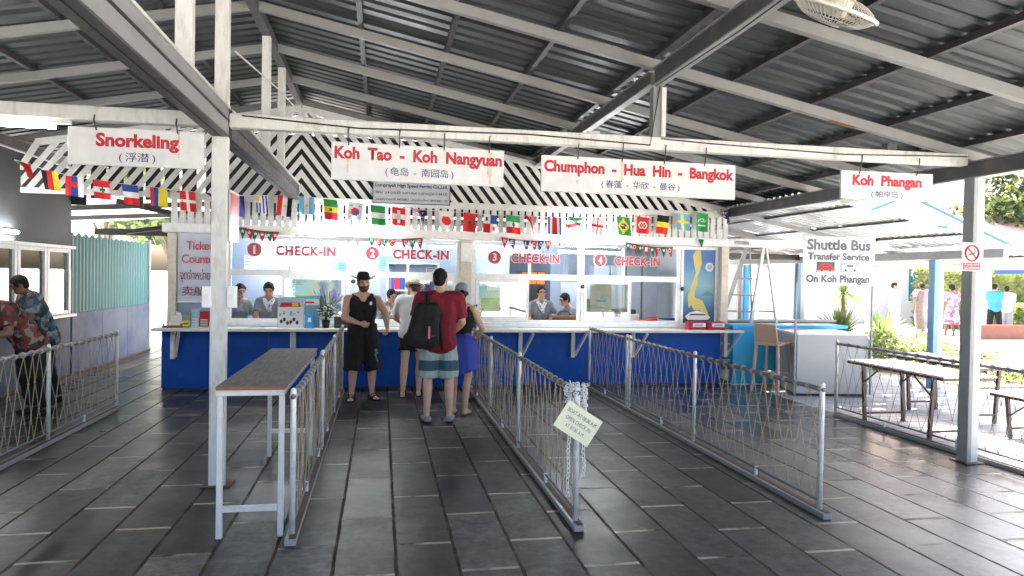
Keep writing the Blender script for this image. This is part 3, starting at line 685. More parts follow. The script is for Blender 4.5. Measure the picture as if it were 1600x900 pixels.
for a in ((-.148, -.136, 2.778, 3.128), (1.001, 1.013, 2.778, 3.128)): fr.box(a[0], a[1], 10.828, 10.858, a[2], a[3])
for a in ((2.778, 2.789), (3.116, 3.128)): fr.box(-.135, 1.0, 10.828, 10.858, *a)
fr.build('frame', NAVYT, t)
text('Lomprayah High Speed Ferries Co.,Ltd.', -.108, .969, 3.010, 3.077, 10.832, NAVYT, t, 'lettering', .022)
text('88/61 ม.4 ต.แม่น้ำ อ.เกาะสมุย จ.สุราษฎร์ธานี 84330', -.108, .97, 2.91, 2.972, 10.832, NAVYT, t, 'lettering', .006)
text('ใบอนุญาตเลขที่ 34/00801 : สาขาโทรศัพท์ 0844480 - 90', -.108, .97, 2.812, 2.865, 10.832, NAVYT, t, 'lettering', .006)
# ticket banner
t = thing('ticket_banner', 'pale blue banner reading Ticket Counter at the left end of the booth', 'banner', (-2.6, 11.0, 1.26))
mb = MB(); mb.sheet(0, 0, 12, 16, lambda u, v: (-2.915 + .60 * u, 11.045 + .006 * math.sin(v * 9 + u * 3) + .004 * math.sin(u * 12), 1.265 + 1.02 * v))
mb.build('cloth', mat('banner_cloth', (.52, .56, .66), .6, var=.03), t, smooth=True)
MB().tube([(-2.95, 11.04, 2.285), (-2.28, 11.04, 2.285)], .012, 8).build('top_rod', ALU, t); MB().tube([(-2.95, 11.04, 1.262), (-2.28, 11.04, 1.262)], .012, 8).build('weight_bar', ALU, t)
RD = mat('banner_red', (.50, .06, .09), .5); PU = mat('banner_plum', (.20, .03, .09), .5)
text('Ticket', -2.793, -2.431, 2.024, 2.150, 11.028, RD, t, 'lettering', .012); text('Counter', -2.856, -2.362, 1.828, 1.955, 11.028, RD, t, 'lettering', .012)
text('จุดจำหน่ายตั๋ว', -2.876, -2.354, 1.545, 1.745, 11.028, PU, t, 'lettering', .004); text('卖船票', -2.848, -2.352, 1.352, 1.494, 11.028, PU, t, 'lettering', .004)
# map poster
t = thing('map_poster', 'blue sea map poster with a yellow coast and a white ferry', 'poster', (5.22, 11.1, .99))
MB().box(4.947, 5.508, YW - .01, YW + .01, .99, 2.212).build('sheet', bands('sea_print', [(-.05, (.03, .06, .16)), (.13, (.05, .13, .28)), (.30, (.09, .22, .38)), (.46, (.16, .34, .48)), (.62, (.27, .44, .54)), (.76, (.22, .39, .54)), (.90, (.15, .31, .54)), (1.05, (.11, .22, .48))], -.05, 1.3, interp='LINEAR'), t)
def flat(pts, y, name, m): return MB().face([(x, y, z) for x, z in pts]).build(name, m, t)
YL = mat('map_yellow', (.62, .52, .16), .6)
flat([(5.16, 2.20), (5.25, 2.20), (5.27, 2.0), (5.24, 1.86), (5.20, 1.78), (5.205, 1.66), (5.15, 1.5), (5.16, 1.42), (5.30, 1.36), (5.37, 1.22), (5.42, 1.10), (5.33, 1.12), (5.25, 1.21), (5.14, 1.21), (5.10, 1.29), (5.05, 1.24), (5.03, 1.42), (5.08, 1.58), (5.13, 1.72), (5.17, 1.82), (5.13, 2.0), (5.11, 2.12)], YW - .013, 'coast', YL)
flat([(4.99, 1.10), (5.06, 1.16), (5.20, 1.20), (5.32, 1.17), (5.44, 1.09), (5.40, 1.045), (5.04, 1.04)], YW - .016, 'ferry', PAPER)
flat([(5.05, 1.12), (5.09, 1.145), (5.33, 1.145), (5.37, 1.12)], YW - .0175, 'ferry_windows', NAVYT)
flat([(5.28, 1.45), (5.37, 1.53), (5.42, 1.52), (5.50, 1.45)], YW - .013, 'island', mat('map_green', (.12, .28, .22), .6))
MB().lathe([(.075, 0), (.075, .002)], (5.41, YW - .012, 1.93), 20, Matrix.Rotation(PI / 2, 4, 'X')).build('round_emblem', PAPER, t)
flat([(5.37, 1.89), (5.45, 1.89), (5.45, 1.97), (5.37, 1.97)], YW - .016, 'emblem_mark', mat('map_grey', (.42, .46, .52), .6))
MB().box(4.96, 5.14, YW - .014, YW - .011, 1.0, 1.055).build('caption_strip', BLACK, t)
# sign on the right post
t = thing('no_smoking_sign', 'white no smoking sign with a red ring on the grey right post', 'sign', (5.515, 5.86, 1.845))
MB().box(5.41, 5.62, 5.862, 5.868, 1.845, 2.115).build('board', SIGNW, t)
M_ = Matrix.Rotation(PI / 2, 4, 'X')
MB().tube([(5.515 + .072 * math.cos(a * PI / 14), 5.859, 2.015 + .072 * math.sin(a * PI / 14)) for a in range(28)], .009, 6, closed=True).build('red_ring', RED, t)
MB().bar((5.464, 5.858, 2.066), (5.566, 5.858, 1.964), .016, .004, up=(0, 1, 0)).build('red_bar', RED, t)
MB().bar((5.475, 5.860, 1.995), (5.548, 5.860, 2.02), .014, .002, up=(0, 1, 0)).bar((5.555, 5.860, 2.03), (5.535, 5.860, 2.06), .008, .002, up=(0, 1, 0)).build('cigarette', BLACK, t)
MB().box(5.422, 5.608, 5.858, 5.861, 1.857, 1.922).build('red_panel', RED, t)
text('ห้ามสูบบุหรี่', 5.435, 5.595, 1.892, 1.919, 5.856, PAPER, t, 'lettering', .0); text('NO SMOKING', 5.435, 5.595, 1.866, 1.886, 5.856, PAPER, t, 'lettering', .01)
# plate seen edge-on at the left post
t = thing('post_plate', 'red and white plate fixed edge-on to the peeling left post', 'sign', (-1.15, 6.1, 1.96))
MB().box(-1.196, -1.191, 5.97, 6.34, 1.96, 2.37).build('board', SIGNW, t)
MB().box(-1.190, -1.188, 5.99, 6.32, 2.12, 2.35).build('red_panel', RED, t)
for x, lb in ((-1.352, 'small white switch box on the left side of the peeling post'), (-1.165, 'small white socket box on the right side of the peeling post')):
    t = thing('switch_box', lb, 'switch box', (x, 6.0, 1.43), 'electrical boxes on the left post')
    MB().box(x - .035, x + .035, 5.93, 5.99, 1.43, 1.60).build('casing', ALU, t, bevel=.005); MB().box(x - .018, x + .018, 5.924, 5.929, 1.49, 1.54).build('rocker', PAPER, t)

# ------------------------------------------------------------------ flags on a string
PAL = ['red', 'white', 'black', 'yellow', 'blue', 'navy', 'green', 'sky', 'crimson', 'dgreen', 'orange']
PM = [C[k] for k in PAL]; I = {k: i for i, k in enumerate(PAL)}
V3 = lambda a, b, c: (lambda u, v: I[(a, b, c)[min(2, int(u * 3))]])
H3 = lambda a, b, c: (lambda u, v: I[(c, b, a)[min(2, int(v * 3))]])
def disc(fn, cx, cy, r, k, asp=.75): return lambda u, v: I[k] if ((u - cx) * asp) ** 2 + (v - cy) ** 2 < r * r else fn(u, v)
def cross(f, bg, x0, x1, y0, y1): return lambda u, v: I[f] if x0 < u < x1 or y0 < v < y1 else I[bg]
plain = lambda k: (lambda u, v: I[k])
def uru(u, v):
    if u < .45 and v > .55: return I['yellow'] if (u - .22) ** 2 + (v - .78) ** 2 < .02 else I['white']
    return I['blue'] if int(u * 9) % 2 else I['white']
def korea(u, v):
    d = ((u - .5) * .75) ** 2 + (v - .5) ** 2
    if d < .05: return I['red'] if v - .5 > .12 * math.sin((u - .5) * 9) else I['blue']
    if abs(abs(u - .5) - .3) < .08 and abs(abs(v - .5) - .32) < .07 and int((u + v) * 20) % 2: return I['black']
    return I['white']
def swiss(u, v): return I['white'] if (abs(u - .5) < .13 and abs(v - .5) < .34) or (abs(v - .5) < .11 and abs(u - .5) < .42) else I['red']
def panama(u, v):
    if u < .5 and v > .5: return I['blue'] if (u - .25) ** 2 + (v - .75) ** 2 < .012 else I['white']
    if u >= .5 and v <= .5: return I['red'] if (u - .75) ** 2 + (v - .25) ** 2 < .012 else I['white']
    return I['blue'] if u >= .5 else I['red']
def brazil(u, v):
    d = abs(u - .5) / .44 + abs(v - .5) / .42
    if ((u - .5) * .75) ** 2 + (v - .5) ** 2 < .028: return I['white'] if abs(v - .52 + (u - .5) * .3) < .03 else I['navy']
    return I['yellow'] if d < 1 else I['green']
def tunisia(u, v):
    d = ((u - .5) * .75) ** 2 + (v - .5) ** 2
    if d < .055: return I['red'] if .012 < d < .03 or d < .004 else I['white']
    return I['red']
def costa(u, v): return I[('blue', 'white', 'red', 'red', 'white', 'blue')[min(5, int(u * 6))]]
def saudi(u, v): return I['white'] if (.5 < v < .72 and .15 < u < .85 and int(u * 30 + v * 13) % 3 == 0) or (abs(v - .32) < .03 and .2 < u < .8) else I['green']
def ensign(u, v):
    if u < .5 and v > .45:
        a, b = abs(u - .25), abs(v - .72)
        if a < .05 or b < .05: return I['red']
        if a < .10 or b < .10 or abs(a - b * .9) < .04: return I['white']
        return I['navy']
    return I['white'] if any((u - x) ** 2 + (v - y) ** 2 < .004 for x, y in ((.75, .8), (.66, .5), (.86, .55), (.75, .2), (.25, .2))) else I['navy']
def den(u, v): return cross('white', 'red', .40, .56, .42, .58)(u, v)
FL = [(-4.787, 3.15, V3('green', 'red', 'red'), 'folded green and red flag at the left end of the string', 1), (-4.471, 3.045, V3('black', 'red', 'yellow'), 'flag of black, red and yellow upright stripes', 0),
      (-4.152, 2.98, disc(V3('red', 'blue', 'white'), .5, .6, .14, 'red'), 'flag of red, blue and white upright stripes with a red badge', 0), (-3.821, 2.94, disc(H3('red', 'white', 'red'), .5, .5, .12, 'dgreen'), 'red, white and red flag with a small crest', 0),
      (-3.453, 2.895, H3('blue', 'white', 'red'), 'flag of blue, white and red level stripes', 0), (-3.079, 2.865, lambda u, v: I['red'] if u < .25 else I['blue'] if u < .5 else I['yellow'], 'flag of red, blue and broad yellow upright stripes', 0),
      (-2.701, 2.835, den, 'red flag with a white cross', 0), (-2.361, 2.815, V3('navy', 'red', 'white'), 'folded blue, red and white flag beside the post', 1), (-1.998, 2.80, plain('blue'), 'plain blue flag half behind the post', 2),
      (-1.711, 2.815, uru, 'blue and white striped flag with a yellow sun', 0), (-1.376, 2.82, disc(V3('red', 'white', 'black'), .5, .5, .09, 'yellow'), 'flag of red, white and black upright stripes', 0), (-1.082, 2.82, disc(V3('sky', 'white', 'sky'), .5, .5, .10, 'yellow'), 'flag of sky blue and white upright stripes', 0),
      (-.748, 2.79, disc(H3('green', 'yellow', 'red'), .5, .5, .10, 'dgreen'), 'flag of green, yellow and red level stripes', 0), (-.382, 2.755, korea, 'white flag with a red and blue disc', 0), (-.068, 2.725, H3('green', 'white', 'green'), 'green flag with a white level stripe', 0),
      (.24, 2.705, swiss, 'red flag with a short white cross', 0), (.542, 2.685, ensign, 'folded navy flag with a small union cross, in the middle of the string', 1), (.934, 2.675, disc(plain('white'), .5, .48, .26, 'red'), 'white flag with a red disc', 0),
      (1.301, 2.66, disc(plain('red'), .5, .5, .12, 'dgreen'), 'red flag with a small dark star', 0), (1.615, 2.645, panama, 'red, white and blue quartered flag', 0), (1.96, 2.645, disc(H3('green', 'white', 'red'), .5, .5, .11, 'dgreen'), 'green, white and red flag with a small crest', 0),
      (2.23, 2.645, V3('red', 'red', 'white'), 'folded red and white flag', 1), (2.614, 2.64, costa, 'flag of blue, white and red upright stripes', 0), (2.94, 2.645, H3('green', 'white', 'red'), 'folded green, white and red flag', 3),
      (3.313, 2.66, cross('red', 'white', .42, .58, .42, .58), 'white flag with a red cross', 0), (3.721, 2.68, brazil, 'green flag with a yellow diamond', 0), (4.049, 2.69, tunisia, 'red flag with a white disc', 0),
      (4.39, 2.725, H3('black', 'yellow', 'red'), 'flag of black, yellow and red level stripes', 0), (4.714, 2.76, cross('yellow', 'sky', .36, .58, .42, .60), 'sky blue flag with a yellow cross', 0), (5.053, 2.785, saudi, 'green flag with white script', 0), (5.427, 2.85, ensign, 'folded navy flag with stars at the right end of the string', 1)]
YB = 10.70
bunt = thing('flag_bunting', 'long string of small national flags across the front of the booth', 'bunting', (.3, YB, 2.6))
pts = [(-5.0, YB, 3.2)] + [(x, YB, z) for x, z, *_ in FL] + [(5.62, YB + .15, 2.9)]
MB().tube(pts, .005, 5).build('cord', PAPER, bunt)
for i, (x, z, fn, lb, fold) in enumerate(FL):
    w, hh = .205, .275
    if i < 8: w, hh = .215, .265
    ph = i * 1.7; tilt = .09 * math.sin(i * 2.3) + (.10 if i < 6 else 0); w *= 1 + .06 * math.sin(i * 4.1); hh *= 1 + .07 * math.sin(i * 3.3)
    def P(u, v, w=w, hh=hh, x=x, z=z, ph=ph, fold=fold, tilt=tilt):
        d = (1 - v) * hh; xx = (u - .5) * w
        if fold == 1: xx = (u - .5) * w * (1.0 - .75 * (1 - v)) + .05 * (1 - v); d *= .85 - .45 * (1 - u)
        if fold == 2: xx *= .6
        if fold == 3: d = d * .55 * (1.15 - .6 * u) ; xx *= 1.1
        return (x + xx + tilt * d, YB - .012 + .030 * (1 - v) * math.sin(u * 6 + ph) + (.05 * math.sin(u * 7 + v * 4) if fold else 0), z - d - (u - .5) * .02)
    MB().sheet(0, 0, 18, 14, P, mi=fn).build('flag', PM, bunt, smooth=True, recalc=False)['label'] = lb
def pennants(label, x0, z0, x1, z1, sag, letters, cols, y=10.80, w=.112, h=.165):
    t = thing('pennant_string', label, 'bunting', ((x0 + x1) / 2, y, min(z0, z1) - .1), 'little pennant strings on the booth')
    n = len(letters); cp = []
    for i in range(13):
        u = i / 12; cp.append((x0 + (x1 - x0) * u, y, z0 + (z1 - z0) * u - sag * 4 * u * (1 - u)))
    MB().tube(cp, .003, 4).build('cord', DARKST, t)
    for i, ch in enumerate(letters):
        u = (i + .5) / n
        x = x0 + (x1 - x0) * u; z = z0 + (z1 - z0) * u - sag * 4 * u * (1 - u)
        if ch == '_': continue
        s = .03 * math.sin(i * 2.1)
        f = MB(); f.hexa([(x - w / 2, y - .004, z), (x + w / 2, y - .004, z), (x + s + .003, y - .012, z - h), (x + s - .003, y - .012, z - h), (x - w / 2, y - .001, z), (x + w / 2, y - .001, z), (x + s + .003, y - .009, z - h), (x + s - .003, y - .009, z - h)])
        p = f.build('pennant', C[cols[i % len(cols)]], t)
        if ch == '*':
            st = [(x + .032 * (1 if k % 2 == 0 else .45) * math.sin(k * PI / 5), y - .014, z - .052 + .032 * (1 if k % 2 == 0 else .45) * math.cos(k * PI / 5)) for k in range(10)]
            MB().face(st[::-1]).build('star', PAPER, p)
        else: text(ch, x - .024, x + .024, z - .088, z - .020, y - .014, PAPER, p, 'letter', .03)
pennants('green and red pennants with white stars at the first check-in window', -2.02, 2.365, -1.48, 2.305, .02, '******', ['dgreen', 'crimson'])
pennants('green and red pennants reading WELCOME over the second check-in window', -.20, 2.275, .60, 2.275, .03, 'WELC_OME', ['dgreen', 'crimson'])
pennants('red and navy pennants over the third check-in window', 1.80, 2.32, 2.60, 2.29, .03, 'WE_LCOM', ['crimson', 'navy'])
pennants('green and red pennants with stars over the fourth check-in window', 3.80, 2.30, 4.60, 2.235, .03, '*O*I*T*O', ['dgreen', 'crimson'])
for x, z, k, lb in ((-2.28, 2.46, 'dgreen', 'single green pennant hanging at the left post'), (2.72, 2.33, 'crimson', 'single pink-red pennant under the bright right tube'), (5.09, 2.37, 'dgreen', 'single green pennant over the map poster')):
    t = thing('loose_pennant', lb, 'pennant', (x, 10.8, z - .12), 'single loose pennants')
    MB().hexa([(x - .05, 10.796, z), (x + .05, 10.796, z), (x + .012, 10.79, z - .13), (x + .006, 10.79, z - .13), (x - .05, 10.799, z), (x + .05, 10.799, z), (x + .012, 10.793, z - .13), (x + .006, 10.793, z - .13)]).build('cloth', C[k], t)
    MB().tube([(x, 10.8, z), (x + .01, 10.85, z + .03)], .003, 4).build('tie', DARKST, t)

# ------------------------------------------------------------------ rope-net railings
def railing(label, X, y0, y1, posts, doubles=(), H=.93, tie=.165):
    t = thing('rope_railing', label, 'railing', (X, (y0 + y1) / 2, 0), 'rope-net queue railings')
    L = y1 - y0
    b = MB(); b.box(X - .035, X + .035, y0 - .10, y1, .003, .045); o = b.build('base_channel', GREYP, t, bevel=.004)
    MB().box(X - .010, X + .034, y0 - .09, y1 - .03, .046, .050).build('rust_strip', RUST, o)
    MB().tube([(X, y0 - .02, H), (X, y1, H)], .018, 8).build('top_rail', RAIL, t, smooth=True)
    MB().tube([(X, y0, .115), (X, y1, .115)], .010, 6).build('bottom_rail', RAIL, t, smooth=True)
    for p in posts:
        for d in ((0,) if p not in doubles else (-.055, .055)):
            MB().rcone((X, p + d, .046), .019, (X, p + d, H + .035), .019, 10, True, False).build('post', GALV, t, smooth=True)
    s = y0 + .9
    while s < y1:
        if min(abs(s - p) for p in posts) > .3: MB().tube([(X, s, .046), (X, s, .125)], .014, 6).build('stub', GALV, t)
        s += 1.05
    net = MB(); n = int(L / tie); lv = [(H - .02, 0), (.62, .5), (.37, 0), (.12, .5)]
    rnd = random.Random(int(X * 100) + 5)
    pt = {}
    for k, (z, o) in enumerate(lv):
        for i in range(-1, n + 2):
            yy = y0 + (i + o) * tie + (rnd.uniform(-.012, .012) if 0 < k else rnd.uniform(-.01, .01)); zz = z + (rnd.uniform(-.06, .06) if k in (1, 2) else 0)
            pt[k, i] = (X + rnd.uniform(-.012, .012), min(y1 - .01, max(y0 + .01, yy)), zz)
    for k in range(3):
        for i in range(0, n + 1):
            js = (i - 1, i) if lv[k][1] == 0 else (i, i + 1)
            for j in js:
                if (k + 1, j) in pt and rnd.random() > .02:
                    net.tube([pt[k, i], pt[k + 1, j]], .0036, 4)
            if k: net.ell(pt[k, i], .009, .009, .012, u=6, v=4)
    for i in range(0, n + 1):
        y = pt[0, i][1]
        for d in (-.012, 0, .012): net.tube([(X + .023 * math.cos(a), y + d, H + .023 * math.sin(a)) for a in [q * PI / 4 for q in range(8)]], .0050, 4, closed=True, mi=1)
    net.build('rope_net', [ROPE, ROPEW], t)
    return t
railing('rope-net railing beside the grey office, left of the peeling post', -3.17, 2.3, 9.42, (2.4, 4.1, 5.85, 7.6, 9.42))
railing('rope-net railing beside the tall narrow table', -.54, 4.70, 10.55, (4.70, 6.97, 8.75, 10.5), (6.97,))
railing('rope-net railing carrying the chain and yellow notice', 1.335, 4.70, 10.55, (4.70, 6.78, 8.6, 10.5))
railing('rope-net railing that starts under the fourth check-in window', 3.19, 4.70, 10.6, (4.70, 6.85, 8.85, 10.6), (8.85,))
railing('rope-net railing in front of the brown folding tables', 5.76, 2.2, 8.20, (2.3, 4.3, 8.20))
# chain and notice on the third railing
t = thing('boat_notice', 'pale yellow notice hung askew on a railing post with handwriting', 'notice', (1.30, 4.62, .6))
Mn = Matrix.Translation((1.318, 4.615, .735)) @ Matrix.Rotation(R(33), 4, 'Y')
b = MB(); b.box(-.142, .142, 0, .003, -.10, .10); b.bm.transform(Mn); b.build('sheet', CREAMP, t)
INK = mat('ink', (.10, .09, .08), .6)
text('BOAT AT 08.00 A.M', -.115, .118, .035, .062, -.002, INK, t, 'lettering', .0, M=Mn); text('OPEN CHECK IN', -.098, .10, -.015, .012, -.002, INK, t, 'lettering', .0, M=Mn); text('AT 07.00 A.M', -.075, .075, -.062, -.037, -.002, INK, t, 'lettering', .0, M=Mn)
t = thing('plastic_chain', 'white plastic chain bundled over the top of the notice post', 'chain', (1.33, 4.66, .3))
ch = MB(); rnd = random.Random(4)
def linkm(c, ax, rot):
    u = Vector(ax).normalized(); v = u.cross(Vector((math.cos(rot), math.sin(rot), .2))).normalized()
    ch.tube([Vector(c) + u * .021 * math.cos(a) * 1.0 + v * .0115 * math.sin(a) for a in [q * PI / 5 for q in range(10)]], .0036, 5, closed=True)
for xx, yy, ztop, zb in ((1.265, 4.655, .90, .235), (1.372, 4.655, .90, .36)):
    z = ztop; k = 0
    while z > zb: linkm((xx + .003 * math.sin(k), yy, z), (0, 0, 1), k * PI / 2 + .5); z -= .033; k += 1
for i in range(95):
    a = i * .9; linkm((1.325 + .058 * math.cos(a) + rnd.uniform(-.014, .014), 4.70 + .035 * math.sin(a) + rnd.uniform(-.014, .014), .90 + .075 * math.sin(a * .37) + rnd.uniform(-.03, .03)), (math.sin(i), math.cos(i * 1.7), math.sin(i * .6) + .3), i)
ch.build('links', mat('white_chain', (.68, .68, .66), .5), t, smooth=True)

# ------------------------------------------------------------------ people
def ik(a, b, l1, l2, pole):
    a, b = Vector(a), Vector(b); d = b - a; D = min(d.length, (l1 + l2) * .999); d = d.normalized(); b = a + d * D
    x = (l1 * l1 - l2 * l2 + D * D) / (2 * D); h = math.sqrt(max(0, l1 * l1 - x * x))
    p = Vector(pole); p = (p - d * p.dot(d)).normalized()
    return a + d * x + p * h, b
class Person:
    def __init__(s, label, loc, rot=0, S=1.0, skin='fair', lean=0, twist=0, hands=None, feet=None, pelvis=(0, 0, .95), head=(0, 0), girth=1.0, shoulder=.185, curl=.5, poles=None, voxel=.0095, fingers=True, knee=None, hair=None, cat='person', group=None, chest=1.0):
        s.t = thing('person', label, cat, loc, group); s.t.rotation_euler = (0, 0, 0)
        s.M = Matrix.Translation(loc) @ Matrix.Rotation(R(rot), 4, 'Z') @ Matrix.Scale(S, 4)
        s.g = girth; pv = Vector(pelvis); s.pv = pv
        RL = Matrix.Rotation(R(twist), 4, 'Z') @ Matrix.Rotation(R(lean), 4, 'X')
        s.U = lambda p: pv + (RL @ (Vector(p) - Vector((0, 0, .95))))
        s.RL = RL; s.vox = voxel
        U = s.U
        s.sh = [U((sx * shoulder, .01, 1.40)) for sx in (-1, 1)]
        hands = hands or [(-.24, -.06, .84), (.24, -.06, .84)]
        poles = poles or [(-.5, 1, -.1), (.5, 1, -.1)]
        s.el, s.wr = [], []
        for i in (0, 1):
            e, w = ik(s.sh[i], hands[i], .285, .255, poles[i]); s.el.append(e); s.wr.append(w)
        feet = feet or [(-.10, 0, 0, 8), (.10, 0, 0, 8)]
        s.hip = [pv + Vector((sx * .088, 0, -.02)) for sx in (-1, 1)]
        s.kn, s.an, s.fd = [], [], []
        for i in (0, 1):
            f = feet[i]; fy = R((-1 if i == 0 else 1) * f[3]); fd = Vector((math.sin(fy), -math.cos(fy), 0)); s.fd.append(fd)
            k, a = ik(s.hip[i], (f[0], f[1], f[2] + .085), .435, .425, knee[i] if knee else fd + Vector((0, 0, .05))); s.kn.append(k); s.an.append(Vector((f[0], f[1], f[2] + .085)))
        s.HR = RL @ Matrix.Rotation(R(head[0]), 4, 'Z') @ Matrix.Rotation(R(head[1] - lean * .0), 4, 'X')
        s.neck = U((0, .012, 1.47)); s.hc = s.neck + RL @ Vector((0, -.022, .045)) + s.HR @ Vector((0, -.012, .105))
        s.sk = SKIN[skin]; s.chest = chest
        b = MB(); s.torso(b, 0); g = girth
        for i in (0, 1):
            sx = -1 if i == 0 else 1
            b.rcone(s.hip[i], .088 * g, s.kn[i], .056 * g); cm = s.kn[i].lerp(s.an[i], .30) - s.fd[i] * .018
            b.rcone(s.kn[i], .054 * g, cm, .057 * g); b.rcone(cm, .057 * g, s.an[i], .035)
            a = s.an[i]; fd = s.fd[i]; sd = Vector((-fd.y, fd.x, 0)); fl = Vector((a.x, a.y, a.z - .085))
            b.rcone(a, .036, fl + fd * -.035 + Vector((0, 0, .034)), .033); b.rcone(a + fd * .01 - Vector((0, 0, .012)), .036, fl + fd * .10 + Vector((0, 0, .032)), .030)
            for q in (-.02, .0, .02): b.rcone(fl + fd * -.03 + sd * q * .5 + Vector((0, 0, .028)), .028, fl + fd * (.165 - abs(q)) + sd * q * 1.1 + Vector((0, 0, .021)), .019)
            b.rcone(s.sh[i], .056 * g, s.el[i], .042 * g); fm = s.el[i].lerp(s.wr[i], .28)
            b.rcone(s.el[i], .041 * g, fm, .043 * g); b.rcone(fm, .043 * g, s.wr[i], .027)
            s.hand(b, i, curl, fingers)
        b.rcone(s.neck - RL @ Vector((0, 0, .05)), .064, s.neck + RL @ Vector((0, -.015, .07)), .054)
        for sx in (-1, 1): b.rcone(s.neck + RL @ Vector((0, .01, .0)), .056, U((sx * .12, .012, 1.43)), .045)
        s.headm(b); b.bm.transform(s.M); remesh(b, 'body', s.sk, s.t, voxel, 3)
        s.face()
        if hair: s.hairm(*hair)
    def torso(s, b, off, z0=.93, shoulders=True, flat=False, top=True, core=True):
        U, g, o = s.U, s.g, off; c = s.chest
        for sx in (-1, 1):
            if top:
                b.rcone(U((sx * .105 * c, .0, 1.36)), .078 * g + o, U((sx * .085 * c, -.01, 1.26)), .098 * g + o)
                b.rcone(U((sx * .085 * c, -.01, 1.26)), .098 * g + o, U((sx * .062, -.008, 1.10)), .088 * g + o)
            b.rcone(U((sx * .062, -.008, 1.10)), .088 * g + o, s.pv + Vector((sx * .07, .008, z0 - .95)), .100 * g + o, flat1=flat)
            if shoulders: b.rcone(U((sx * .05, .012, 1.415)), .056 + o, s.sh[0 if sx < 0 else 1] + s.RL @ Vector((-sx * .02, 0, .0)), .056 * g + o)
        b.rcone(U((-.08, -.01, 1.27)), .09 * g + o, U((.08, -.01, 1.27)), .09 * g + o); b.rcone(U((-.06, -.008, 1.10)), .086 * g + o, U((.06, -.008, 1.10)), .086 * g + o)
        b.rcone(s.pv + Vector((-.07, .008, z0 - .95)), .098 * g + o, s.pv + Vector((.07, .008, z0 - .95)), .098 * g + o)
        if top and core: b.rcone(U((0, .01, 1.30)), .1 * g + o * .6, U((0, .012, 1.42)), .066 + o * .6)
    def hand(s, b, i, curl, fingers):
        w = s.wr[i]; d = (w - s.el[i]).normalized(); sx = -1 if i == 0 else 1
        inw = Vector((-sx, -.25, -.1)); n = (inw - d * inw.dot(d)).normalized()      # palm faces inwards
        sd = d.cross(n).normalized()
        if sd.z < 0 and abs(d.z) < .8: sd = -sd
        if sd.y > 0 and abs(d.z) >= .8: sd = -sd                                      # thumb side
        for q in (-.022, 0, .022): b.rcone(w, .022, w + d * .085 + sd * q, .0155)
        if not fingers: b.rcone(w + d * .08, .026, w + d * .15 + n * .04, .018); return
        for q, ln in ((.029, .072), (.010, .08), (-.010, .075), (-.029, .058)):
            a = w + d * .088 + sd * q; m = a + (d * math.cos(curl) + n * math.sin(curl)) * ln * .55
            e = m + (d * math.cos(curl * 2.3) + n * math.sin(curl * 2.3)) * ln * .5
            b.rcone(a - d * .02, .0098, m, .0092, 8); b.rcone(m, .0092, e, .0085, 8)
        a = w + d * .03 + sd * .024; m = a + (d * .7 + sd * .6 + n * .35).normalized() * .042; b.rcone(a, .013, m, .0105, 8); b.rcone(m, .0105, m + (d * .9 + n * .45).normalized() * .034, .009, 8)
    def H(s, p): return s.hc + s.HR @ Vector(p)
    def headm(s, b):
        r3 = s.HR.to_3x3()
        b.ell(s.H((0, .008, .025)), .076, .094, .095, r3); b.ell(s.H((0, -.012, -.045)), .060, .072, .078, r3)
        b.rcone(s.H((-.028, -.055, -.088)), .026, s.H((.028, -.055, -.088)), .026)
        b.rcone(s.H((0, -.088, .015)), .010, s.H((0, -.110, -.030)), .015); b.ell(s.H((0, -.078, -.065)), .028, .016, .014, r3)
        b.rcone(s.H((-.05, -.074, .03)), .016, s.H((.05, -.074, .03)), .016)
        for sx in (-1, 1): b.ell(s.H((sx * .079, .012, -.012)), .012, .022, .034, r3)
    def face(s):
        e = MB()
        for sx in (-1, 1): e.ell(s.H((sx * .031, -.086, .006)), .013, .007, .0065, s.HR.to_3x3(), 8, 6)
        e.bm.transform(s.M); e.build('eyes', BLACK, s.t, smooth=True)
        m = MB(); m.ell(s.H((0, -.0935, -.068)), .021, .006, .0065, s.HR.to_3x3(), 8, 6); m.bm.transform(s.M); m.build('lips', mat('lip', (.33, .09, .08), .5), s.t, smooth=True)
        w = MB()
        for sx in (-1, 1): w.bar(s.H((sx * .016, -.0915, .028)), s.H((sx * .05, -.082, .03)), .010, .007)
        w.bm.transform(s.M); w.build('eyebrows', HAIRB, s.t)
    def hairm(s, m, kind):
        b = MB(); r3 = s.HR.to_3x3()
        b.ell(s.H((0, .014, .034)), .084, .101, .097, r3, 18, 12)
        if kind == 'long':
            b.rcone(s.H((0, .07, .0)), .06, s.H((.02, .085, -.12)), .045); b.rcone(s.H((.02, .085, -.12)), .045, s.H((.05, .06, -.26)), .03)
        if kind == 'bun': b.ell(s.H((0, .115, -.01)), .042, .042, .042)
        if kind in ('long', 'bun', 'side'): b.rcone(s.H((-.055, -.025, .06)), .032, s.H((-.074, .02, -.02)), .018); b.rcone(s.H((.055, -.025, .06)), .032, s.H((.074, .02, -.02)), .018)
        b.ell(s.H((0, .052, -.02)), .068, .055, .066, r3)
        # keep the face clear
        cut = [(s.H((0, -.050, 0)), s.HR.to_3x3() @ Vector((0, -1, -.36)))]
        for co, no in cut:
            g = bmesh.ops.bisect_plane(b.bm, geom=list(b.bm.verts) + list(b.bm.edges) + list(b.bm.faces), plane_co=co, plane_no=no, clear_outer=True)
            ed = [e for e in b.bm.edges if e.is_boundary]
            if ed: bmesh.ops.holes_fill(b.bm, edges=ed)
        b.bm.transform(s.M); return remesh(b, 'hair', m, s.t, .008, 1, .007, 45.0)
